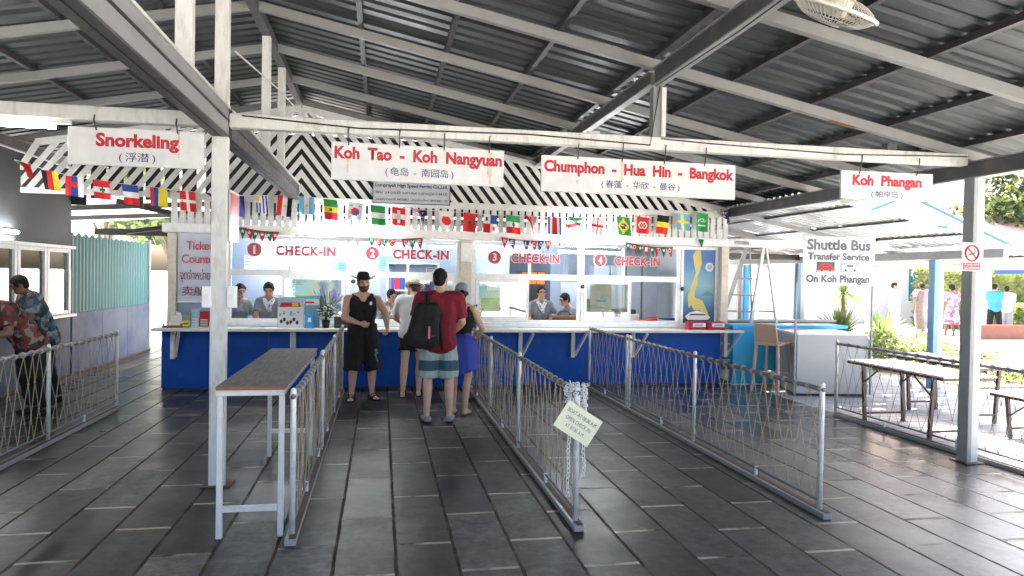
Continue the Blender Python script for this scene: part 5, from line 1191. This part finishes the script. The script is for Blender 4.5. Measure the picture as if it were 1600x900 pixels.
def flowers(label, x, y, pot, r, h, lav, n):
    t = thing('flower_pot', label, 'flowers', (x, y, ZS), 'pots of flowers on the counter')
    if pot: MB().lathe([(.05, 0), (.062, .12), (.056, .12), (.05, .105)], (x, y, ZS), 16).build('pot', BLACK, t, smooth=True)
    b = MB(); w = MB(); rr = random.Random(int(x * 90)); zb = ZS + h
    for i in range(n):
        a, c = rr.uniform(0, 2 * PI), rr.uniform(-1, 1); q = r * rr.uniform(.45, 1); s = math.sqrt(1 - c * c)
        p = Vector((x + q * s * math.cos(a), y + q * s * math.sin(a), zb + q * c * .85)); d = Vector((rr.uniform(-1, 1), rr.uniform(-1, 1), rr.uniform(-.3, 1))).normalized(); u = d.cross(Vector((.3, .2, 1))).normalized() * .018
        b.face([p, p + d * .03 + u, p + d * .062, p + d * .03 - u])
        if i % 3 == 0: w.ell(p + d * .03, .016, .016, .013, u=7, v=5)
    b.tube([(x, y, ZS + .02), (x, y, zb)], .02, 6); b.build('foliage', LEAF2, t); w.build('blossoms', PAPER, t, smooth=True)
    if lav:
        l = MB(); g = MB()
        for i in range(16):
            a = rr.uniform(0, 2 * PI); q = rr.uniform(.05, .20); p = Vector((x + .02, y + .04, zb)); e = Vector((x + .02 + q * math.cos(a), y + .04 + q * .5 * math.sin(a), zb + rr.uniform(.18, .32)))
            g.tube([p, e], .003, 4); l.rcone(e, .011, e + (e - p).normalized() * .07, .006, 6)
        g.build('stems', LEAF2, t); l.build('lavender', C['purple'], t)
flowers('black pot of white flowers with tall lavender stems beside the bearded man', -.80, 10.86, True, .13, .22, True, 170)
flowers('bunch of white flowers on the counter between woman and third window', 1.40, 10.86, True, .16, .20, False, 190)
t = thing('black_box', 'black box standing on the counter between flower pot and bearded man', 'box', (-.58, 10.88, ZS)); MB().box(-.68, -.47, 10.82, 10.94, ZS, ZS + .17).build('casing', BLACK, t, bevel=.006); MB().box(-.66, -.49, 10.815, 10.818, ZS + .03, ZS + .05).build('slot', GREYT, t)
for x, y, lb in ((-1.78, 10.76, 'papers lying on the counter below the first clerk'), (.12, 10.80, 'forms lying on the counter below the leaning clerk')):
    t = thing('paper_sheets', lb, 'papers', (x, y, ZS)); MB().box(x - .14, x + .14, y - .06, y + .10, ZS, ZS + .006).build('stack', PAPER, t); MB().box(x - .10, x + .12, y - .04, y + .08, ZS + .0065, ZS + .009).build('top_sheet', GREYP if x < 0 else PAPER, t)
for x, lb in ((5.05, 'red box with a white lid label on the counter, the one nearer the window'), (5.38, 'red box with a white lid label at the right end of the counter')):
    t = thing('red_box', lb, 'box', (x, 10.85, ZS), 'red boxes under the map poster'); MB().box(x - .155, x + .155, 10.78, 10.92, ZS, ZS + .125).build('body', C['crimson'], t, bevel=.006)
    MB().box(x - .08, x + .14, 10.774, 10.778, ZS + .045, ZS + .105).build('label_strip', PAPER, t); MB().box(x - .05, x + .10, 10.771, 10.773, ZS + .068, ZS + .08).build('printed_line', GREYT, t)
# behind the fourth window
t = thing('office_printer', 'black printer on the desk behind the fourth window', 'printer', (4.25, 12.3, .95)); MB().box(3.95, 4.55, 12.1, 12.5, .88, 1.08).build('base', PAPER, t, bevel=.01); MB().box(3.98, 4.5, 12.12, 12.48, 1.082, 1.16).build('lid', BLACK, t, bevel=.01)
t = thing('office_desk', 'white office desk behind the fourth check-in window', 'desk', (4.2, 12.1, 0)); MB().box(3.42, 5.4, 11.65, 12.6, .84, .875).build('desk_top', TTOP, t); MB().box(3.45, 3.5, 11.75, 12.5, 0, .838).box(5.25, 5.3, 11.75, 12.5, 0, .838).build('side_panels', TTOP, t)
t = thing('red_folder', 'red folder lying on the desk behind the fourth window', 'folder', (4.6, 11.85, .88)); MB().hexa([(4.35, 11.75, .878), (4.75, 11.75, .878), (4.75, 11.98, .878), (4.35, 11.98, .878), (4.38, 11.75, .96), (4.75, 11.75, 1.03), (4.75, 11.98, 1.03), (4.38, 11.98, .96)]).build('cover', C['red'], t)
t = thing('folder_pile', 'pile of blue and white folders on the desk behind the fourth window', 'folders', (5.0, 11.9, .88)); b = MB(); [b.box(4.83 + .01 * i, 5.2 + .01 * i, 11.75, 11.98, .878 + .03 * i, .903 + .03 * i, i % 2) for i in range(5)]; b.build('folders', [C['blue'], PAPER], t)
t = thing('flyer_poster', 'pink flyer with a blue boat taped inside the fourth window', 'poster', (3.5, 11.2, 1.17)); MB().box(3.36, 3.72, 11.185, 11.188, 1.17, 1.59).build('sheet', mat('flyer_pink', (.62, .46, .56), .6), t)
MB().box(3.36, 3.72, 11.182, 11.184, 1.50, 1.59).build('heading', mat('flyer_peach', (.66, .42, .36), .6), t); MB().face([(3.44, 11.181, 1.36), (3.64, 11.181, 1.36), (3.61, 11.181, 1.32), (3.47, 11.181, 1.32)]).build('boat_hull', C['blue'], t); MB().face([(3.53, 11.181, 1.37), (3.62, 11.181, 1.38), (3.55, 11.181, 1.46)]).build('boat_sail', C['sky'], t)
t = thing('menu_board', 'black board with three orange panels high behind the third clerk', 'board', (2.73, 12.98, 1.3)); MB().box(2.45, 3.02, 12.97, 12.99, 1.2, 1.82).build('board', BLACK, t)
for i in range(3): MB().hexa([(2.54 + .16 * i, 12.955, 1.58), (2.68 + .16 * i, 12.955, 1.58), (2.68 + .16 * i, 12.962, 1.58), (2.54 + .16 * i, 12.962, 1.58), (2.57 + .15 * i, 12.955, 1.80), (2.70 + .15 * i, 12.955, 1.80), (2.70 + .15 * i, 12.962, 1.80), (2.57 + .15 * i, 12.962, 1.80)]).build('orange_panel', C['orange'], t)
t = thing('brown_bag', 'brown bag on the ledge in front of the third clerk', 'bag', (3.05, 11.75, .95)); b = MB(); b.rcone((2.92, 11.72, 1.0), .075, (3.22, 11.72, .99), .09); remesh(b, 'bag', C['brown'], t, .014, 3); MB().tube([(2.95, 11.72, 1.08), (3.0, 11.70, 1.14), (3.12, 11.70, 1.14), (3.18, 11.72, 1.08)], .008, 6).build('handle', BLACK, t)

for x, y, rz, lb in ((-1.15, 12.25, 8, 'black computer monitor behind the first window'), (.75, 12.3, -10, 'black computer monitor behind the second window'), (1.95, 12.2, 12, 'black computer monitor behind the third window'), (3.75, 12.2, -6, 'black computer monitor behind the poster window')):
    t = thing('computer_monitor', lb, 'monitor', (x, y, .88), 'computer monitors in the booth'); Mq = Matrix.Translation((x, y, 0)) @ Matrix.Rotation(R(rz), 4, 'Z')
    for nm, bx, mm in (('screen_case', (-.25, .25, -.02, .02, 1.02, 1.34), BLACK), ('screen', (-.235, .235, .021, .024, 1.035, 1.325), NAVY), ('stand', (-.03, .03, -.01, .03, .90, 1.018), BLACK), ('foot', (-.11, .11, -.07, .09, .878, .897), BLACK)):
        b = MB(); b.box(*bx); b.bm.transform(Mq); b.build(nm, mm, t)
t = thing('staff_desk', 'long white staff desk behind the first three windows', 'desk', (.5, 12.2, 0)); MB().box(-2.6, 2.3, 11.9, 12.55, .84, .875).build('desk_top', TTOP, t); MB().box(-2.55, -2.5, 12.0, 12.5, 0, .838).box(2.2, 2.25, 12.0, 12.5, 0, .838).build('side_panels', TTOP, t)
rr = random.Random(8)
for i in range(12):
    x = -2.5 + i * .42 + rr.uniform(-.08, .08); z = 1.25 + rr.uniform(0, .5); w = rr.choice((.15, .21, .21, .3))
    if 2.2 < x < 4.2: continue
    t = thing('wall_notice', 'printed notice sheet pinned to the back wall of the booth', 'notice', (x, 14.09, z), 'notices on the booth back wall')
    MB().box(x, x + w, 14.085, 14.097, z, z + w * 1.4).build('sheet', rr.choice((PAPER, PAPER, CREAMP, C['sky'])), t); b = MB(); [b.box(x + .02, x + w - .03 * (1 + k % 3), 14.081, 14.084, z + w * 1.25 - k * .03, z + w * 1.25 - k * .03 + .012) for k in range(6)]; b.build('printed_lines', GREYT, t)
t = thing('office_shelf', 'tall shelf of coloured folders against the back wall of the booth', 'shelf', (.6, 13.9, 0))
MB().box(.1, .13, 13.75, 14.08, 0, 1.95).box(1.07, 1.1, 13.75, 14.08, 0, 1.95).build('side_panels', OUTW, t)
for z in (.5, .95, 1.4, 1.92): MB().box(.131, 1.069, 13.75, 14.08, z, z + .025).build('shelf_board', OUTW, t)
for z in (.98, 1.43):
    x = .15; b = MB()
    while x < 1.0: w = rr.uniform(.03, .07); b.box(x, x + w, 13.8, 14.05, z - .004, z + rr.uniform(.24, .33), rr.randint(0, 3)); x += w + .004
    b.build('folders', [C['blue'], PAPER, C['red'], C['grey']], t)
# ------------------------------------------------------------------ fan under the roof
t = thing('ceiling_fan', 'cream caged fan hung under the roof beams', 'fan', (2.62, 3.78, 3.3))
M = Matrix.Translation((2.60, 3.80, 3.315)) @ Matrix.Rotation(R(14), 4, 'Y') @ Matrix.Rotation(R(24), 4, 'X')
rc, dp = .245, .075
def fan(fn, nm, m, par=None, sm=True):
    b = MB(); fn(b); b.bm.transform(M); return b.build(nm, m, par or t, smooth=sm)
ring = lambda r, z, n=40: [(r * math.cos(2 * PI * i / n), r * math.sin(2 * PI * i / n), z) for i in range(n)]
fan(lambda b: (b.tube(ring(rc, 0), .013, 8, closed=True), b.tube(ring(rc * .62, -dp * .8), .003, 4, closed=True), b.tube(ring(.06, -dp), .005, 5, closed=True), b.tube(ring(.07, dp), .005, 5, closed=True)), 'cage_rings', FANP)
def spokes(b):
    for i in range(54):
        a = 2 * PI * i / 54; a2 = a + .18
        for sgn in (-1, 1):
            pts = []
            for k in range(6):
                u = k / 5; r = .055 + (rc - .055) * u; z = sgn * dp * (1 - u ** 2.6); aa = a + .22 * (1 - u)
                pts.append((r * math.cos(aa), r * math.sin(aa), z))
            b.tube(pts, .0024, 4)
fan(spokes, 'cage_wires', FANP)
fan(lambda b: b.lathe([(.06, -dp - .006), (.06, -dp + .004)], n=20), 'hub_cap', FANP)
fan(lambda b: b.lathe([(.03, -.03), (.065, -.02), (.085, .05), (.085, .16), (.05, .19), (.012, .19), (.012, .22)], n=20), 'motor', FANP)
for i in range(3):
    a = i * 2 * PI / 3 + .4
    fan(lambda b: b.sheet(0, 0, 6, 4, lambda u, v: ((.04 + .18 * u) * math.cos(a + (v - .5) * 1.0 * (.4 + u * .6)), (.04 + .18 * u) * math.sin(a + (v - .5) * 1.0 * (.4 + u * .6)), (v - .5) * .05)), 'blade', mat('fan_blade', (.50, .47, .41), .4))
MB().tube([(2.64, 3.73, 3.48), (2.62, 3.72, 3.60)], .012, 8).build('down_rod', GREYP, t)

# ------------------------------------------------------------------ outdoors: beds, plants, trees, houses
def foliage(mb, c, rad, n, s, rnd, flat=1.0):
    c = Vector(c)
    for i in range(n):
        a = rnd.uniform(0, 2 * PI); z = rnd.uniform(-1, 1); q = rnd.random() ** .45; r = math.sqrt(1 - z * z)
        p = c + Vector((rad[0] * q * r * math.cos(a), rad[1] * q * r * math.sin(a), rad[2] * q * z))
        d = Vector((rnd.uniform(-1, 1), rnd.uniform(-1, 1), rnd.uniform(-.7, .9))).normalized(); u = d.cross(Vector((rnd.uniform(-1, 1), rnd.uniform(-1, 1), .4))).normalized(); k = s * rnd.uniform(.6, 1.4)
        mb.face([p - d * k, p + u * k * .45, p + d * k, p - u * k * .45], rnd.randint(0, 1))
def tree(label, x, y, h, r, n=1500, seed=1, s=.16, m=(LEAF1, LEAF2), group='trees beyond the garden'):
    rnd = random.Random(seed); t = thing('leafy_tree', label, 'tree', (x, y, -.05), group)
    b = MB(); b.tube([(x, y, -.05), (x + .1, y, h * .3), (x - .05, y + .1, h * .6)], .16, 8, r1=.08)
    cr = MB()
    for i in range(9):
        a = rnd.uniform(0, 2 * PI); q = rnd.uniform(.2, .75) * r; c = (x + q * math.cos(a), y + q * math.sin(a), h * rnd.uniform(.52, .92))
        b.tube([(x, y, h * .35), tuple((Vector((x, y, h * .4)) + Vector(c)) / 2), c], .06, 5, r1=.015)
        k = rnd.uniform(.32, .55) * r; foliage(cr, c, (k, k, k * .7), n // 9, s, rnd)
    b.build('trunk', BARK, t); cr.build('crown', list(m), t, recalc=False)
def yucca(label, x, y, z0, stem, n, L, seed, group='spiky yucca plants beside the canopy', w=.035, droop=.5):
    rnd = random.Random(seed); t = thing('yucca_plant', label, 'plant', (x, y, z0), group)
    if stem: MB().tube([(x, y, z0), (x + .03, y, z0 + stem * .5), (x, y + .02, z0 + stem)], .05, 7).build('stem', BARK, t)
    b = MB(); o = Vector((x, y, z0 + stem))
    for i in range(n):
        a = rnd.uniform(0, 2 * PI); el = rnd.uniform(.05, 1.35); d = Vector((math.cos(a) * math.cos(el), math.sin(a) * math.cos(el), math.sin(el))); l = L * rnd.uniform(.7, 1.1); sd = d.cross(Vector((0, 0, 1))).normalized()
        pts = [(o + d * l * u + Vector((0, 0, -droop * l * u * u * math.cos(el))), w * (1 - u ** 2) * (.6 + u)) for u in (0, .25, .5, .75, 1.0)]
        for (p, wa), (q, wb) in zip(pts, pts[1:]): b.face([p - sd * wa, p + sd * wa, q + sd * max(wb, .001), q - sd * max(wb, .001)])
    b.build('leaves', YUC, t, recalc=False)
yucca('bushy yucca behind the shuttle desk, under the sign board', 9.6, 13.6, -.03, .50, 190, .95, 3)
yucca('tall thin palm-like yucca behind the shuttle sign', 10.6, 14.9, -.03, 1.45, 80, .72, 4, droop=.9)
yucca('yucca just right of the shuttle sign post', 10.45, 13.4, -.03, .45, 170, .92, 5)
yucca('low spiky plant beside the blue canopy post', 11.0, 12.8, -.03, .10, 120, .80, 6, w=.04)
def bush(label, x, y, r, h, n, seed, m=(LEAF1, LEAF2), fl=None, group='low bushes in the flower bed', s=.05):
    rnd = random.Random(seed); t = thing('low_bush', label, 'bush', (x, y, -.03), group); b = MB(); foliage(b, (x, y, h * .5), (r, r * .8, h * .55), n, s, rnd)
    for i in range(7): a = rnd.uniform(0, 6.28); b.tube([(x, y, -.03), (x + r * .6 * math.cos(a), y + r * .5 * math.sin(a), h * .7)], .008, 4)
    b.build('leaves', list(m), t, recalc=False)
    if fl:
        f = MB()
        for i in range(30): a = rnd.uniform(0, 6.28); q = r * math.sqrt(rnd.random()); f.ell((x + q * math.cos(a), y + q * .8 * math.sin(a), h * rnd.uniform(.6, 1.02)), .03, .03, .025, u=6, v=4)
        f.build('blossoms', fl, t)
bush('low green bush right of the shuttle desk', 9.85, 12.7, .60, .75, 800, 11, (LEAFP, LEAF1))
bush('dotted bush with white blossom in the bed', 10.4, 12.1, .65, .70, 850, 12, (LEAFP, LEAF1), PAPER)
bush('low bush behind the folding table', 11.2, 13.4, .70, .70, 800, 13, (LEAFP, LEAF1))
bush('low red flowering bush right of the blue canopy post', 10.5, 11.3, .42, .42, 420, 14, (LEAFP, LEAF1), C['red'])
bush('low bush with orange blossom farther along the bed', 11.3, 11.9, .50, .48, 450, 15, (LEAFP, LEAF1), C['orange'])
bush('low leafy tuft at the right end of the bed', 11.1, 10.9, .50, .28, 420, 16, (LEAFP, LEAF1))
tag(MB().box(9.62, 12.2, 10.4, 15.5, -.05, -.02).build('planting_bed', mat('bed_soil', (.17, .15, .09), .9, dirt=.6, dirtcol=(.10, .16, .04), scale=6)), kind='structure')
t = thing('cut_tree', 'bare pruned tree trunk standing in the white yard', 'tree', (14.4, 17.0, -.05)); MB().tube([(14.4, 17.0, -.05), (14.45, 17.0, .5), (14.38, 17.0, 1.0), (14.5, 17.05, 1.5)], .11, 8, r1=.09).build('trunk', BARK, t); MB().tube([(14.42, 17, 1.0), (14.3, 17.1, 1.35)], .06, 6).build('stub', BARK, t)
def hedge(label, x0, x1, y0, y1, h, n, seed, m, s=.07):
    rnd = random.Random(seed); t = thing('clipped_hedge', label, 'hedge', ((x0 + x1) / 2, (y0 + y1) / 2, -.05), 'hedges beyond the yard'); b = MB()
    b.box(x0 + .15, x1 - .15, y0 + .15, y1 - .15, -.05, h - .15)
    for i in range(n):
        sd = rnd.random(); bump = .10 * math.sin(i)
        if sd < .55: p = Vector((rnd.uniform(x0, x1), y0 + rnd.uniform(-.08, .15), rnd.uniform(0, h)))
        elif sd < .85: p = Vector((rnd.uniform(x0, x1), rnd.uniform(y0, y1), h + rnd.uniform(-.15, .06)))
        else: p = Vector((x0 + rnd.uniform(-.08, .15), rnd.uniform(y0, y1), rnd.uniform(0, h)))
        d = Vector((rnd.uniform(-1, 1), rnd.uniform(-1, 1), rnd.uniform(-1, 1))).normalized(); u = d.cross(Vector((.2, .5, 1))).normalized(); k = s * rnd.uniform(.6, 1.4); b.face([p - d * k, p + u * k * .5, p + d * k, p - u * k * .5], rnd.randint(0, 1))
    b.build('leaves', list(m), t, recalc=False)
hedge('dark green clipped hedge behind the brick kerb', 22.6, 30, 21.8, 22.6, 1.0, 4200, 21, (LEAF1, LEAF1))
hedge('tall light green hedge behind the clipped hedge', 21.5, 34, 24.2, 25.8, 2.35, 7000, 22, (LEAFP, LEAFP), .10)
t = thing('brick_kerb', 'long red brick bed kerb in front of the hedge', 'kerb', (22, 20.5, -.05)); MB().box(18.6, 32, 19.9, 20.2, -.05, .34).build('brickwork', BRICK, t); MB().box(18.55, 32, 19.85, 20.25, .342, .40).build('coping', BRICK, t)
# white house with teal door
t = thing('white_house', 'white single-storey house with a wide teal shutter across the yard', 'house', (16, 28, 0))
MB().box(7.5, 23.3, 28.2, 28.4, -.05, 3.1).build('wall', OUTW, t); MB().box(23.31, 25.6, 28.2, 28.4, 2.35, 3.1).build('wall', OUTW, t); MB().box(23.31, 25.6, 28.2, 28.4, -.05, .89).build('wall', OUTW, t); MB().box(23.31, 25.6, 28.25, 28.33, .90, 2.345).build('shutter', DOORT, t)
MB().box(25.61, 34, 28.2, 28.4, -.05, 3.1).build('wall', OUTW, t)
rf = MB(); rf.hexa([(6.8, 26.6, 3.05), (35, 26.6, 3.05), (35, 33, 5.6), (6.8, 33, 5.6), (6.8, 26.6, 3.2), (35, 26.6, 3.2), (35, 33, 5.75), (6.8, 33, 5.75)]); rf.build('roof', CLAY, t); MB().box(6.8, 35, 26.52, 26.59, 3.0, 3.25).build('fascia', BLUETRIM, t)
t = thing('white_block', 'small white building with a bright blue corner strip behind the ladder', 'building', (8.6, 16.6, 0)); MB().box(7.2, 9.0, 16.2, 17.4, -.03, 2.1).build('wall', OUTW, t); MB().box(8.78, 8.90, 16.14, 16.195, .0, 2.1).build('corner_strip', mat('azure_strip', (.04, .38, .78), .5), t); MB().box(8.0, 8.35, 16.17, 16.198, 1.70, 1.80).build('name_plate', NAVYT, t)
t = thing('tiled_pavilion', 'pavilion with a pale red tiled roof and blue edges beyond the canopy', 'pavilion', (17, 23, 0))
def slope(x0, z0, x1, z1, nm='roof'):
    rf = MB(); rf.hexa([(x0, 20, z0), (x1, 20, z1), (x1, 22.6, z1), (x0, 22.6, z0), (x0, 20, z0 + .08), (x1, 20, z1 + .08), (x1, 22.6, z1 + .08), (x0, 22.6, z0 + .08)]); return rf.build(nm, CLAY, t)
slope(16.4, 4.50, 22.2, 2.25); slope(16.39, 4.50, 11.0, 2.4)
MB().bar((16.4, 19.96, 4.50), (22.2, 19.96, 2.25), .05, .09).build('barge_board', BLUETRIM, t); MB().bar((16.38, 19.96, 4.50), (11.0, 19.96, 2.4), .05, .09).build('barge_board', BLUETRIM, t)
MB().box(22.21, 22.27, 19.95, 22.6, 2.12, 2.36).build('fascia', BLUETRIM, t); MB().bar((16.395, 20, 4.62), (16.395, 22.6, 4.62), .2, .06).build('ridge_cap', CLAY, t)
for x in (11.4, 21.6):
    for y in (20.4, 22.3): MB().box(x - .12, x + .12, y - .12, y + .12, -.05, 2.3).build('post', OUTW, t)
for i, (x0, x1, y0, z, w) in enumerate(((12.6, 15.9, 17.8, 3.36, .12), (13.9, 16.2, 16.9, 2.93, .14))):
    t = thing('sun_awning', ('long white awning with a blue edge above the canopy', 'shorter white awning with a broad blue edge beside the right post')[i], 'awning', ((x0 + x1) / 2, y0 + .8, z), 'white and blue awnings'); MB().hexa([(x0, y0, z), (x1, y0, z), (x1, y0 + 1.8, z + .38), (x0, y0 + 1.8, z + .38), (x0, y0, z + .03), (x1, y0, z + .03), (x1, y0 + 1.8, z + .41), (x0, y0 + 1.8, z + .41)]).build('cloth', OUTW, t)
    MB().box(x0, x1, y0 - .03, y0 - .002, z - w, z + .03).build('blue_edge', BLUETRIM, t)
    for xx in (x0 + .1, x1 - .1): MB().box(xx - .025, xx + .025, y0 + 1.7, y0 + 1.75, -.05, z + .34).build('post', OUTW, t)
for i, (x, y, h, r, lb) in enumerate(((33, 31, 9.5, 4.2, 'tall light tree above the tiled roof'), (27, 36, 9, 4.2, 'leafy tree behind the white house, toward its right end'), (40, 34, 11, 5, 'large tree farthest right above the hedge'), (38, 24, 7.5, 3.6, 'rounded tree beyond the pavilion'))): tree(lb, x, y, h, r, 5200, 40 + i, .20)
for i, (x, y, h, r, lb) in enumerate(((-6.5, 24, 5.5, 2.6, 'leafy tree behind the rear shed'), (-9.5, 27, 7, 3.2, 'taller tree farther behind the rear shed'), (-4.2, 30, 6, 3, 'tree seen over the teal sheet fence'))): tree(lb, x, y, h, r, 1800, 60 + i, .18, group='trees behind the rear shed')
bush('green shrub in the sunny gap beside the booth', -4.2, 18.2, .6, 1.5, 600, 31, group='shrubs in the left gap', s=.08)
bush('second shrub behind the steel shed post', -3.4, 20.5, .8, 1.7, 600, 32, group='shrubs in the left gap', s=.09)

for i, (x, y, h, r, lb) in enumerate(((-9, -15, 6.5, 3.0, 'unseen tree behind the shelter on the office side'), (-1.5, -19, 7.5, 3.2, 'unseen tree behind the open back of the shelter'), (8, -16, 6, 2.8, 'unseen tree behind the shelter on the canopy side'))): tree(lb, x, y, h, r, 1300, 80 + i, .2, group='unseen trees added for the window reflections')  # out of view, put in to break up the white window reflections

for a in ((-12, -5.5, -13, -12.2, 1.5), (-4.2, .5, -14, -13.1, 1.9), (2.2, 6.0, -13.4, -12.5, 1.3), (8, 14, -14, -13, 1.8)):  # unseen hedges added to darken the lower part of the window reflections
    hedge(('unseen hedge added behind the shelter, office side', 'taller unseen hedge block added behind the shelter', 'low unseen hedge block added behind the shelter', 'unseen hedge added behind the shelter, canopy side')[int((a[0] + 12) // 6.6)], *a, 1500, int(a[0] * 3) + 90, (LEAF2, LEAF2), .09)
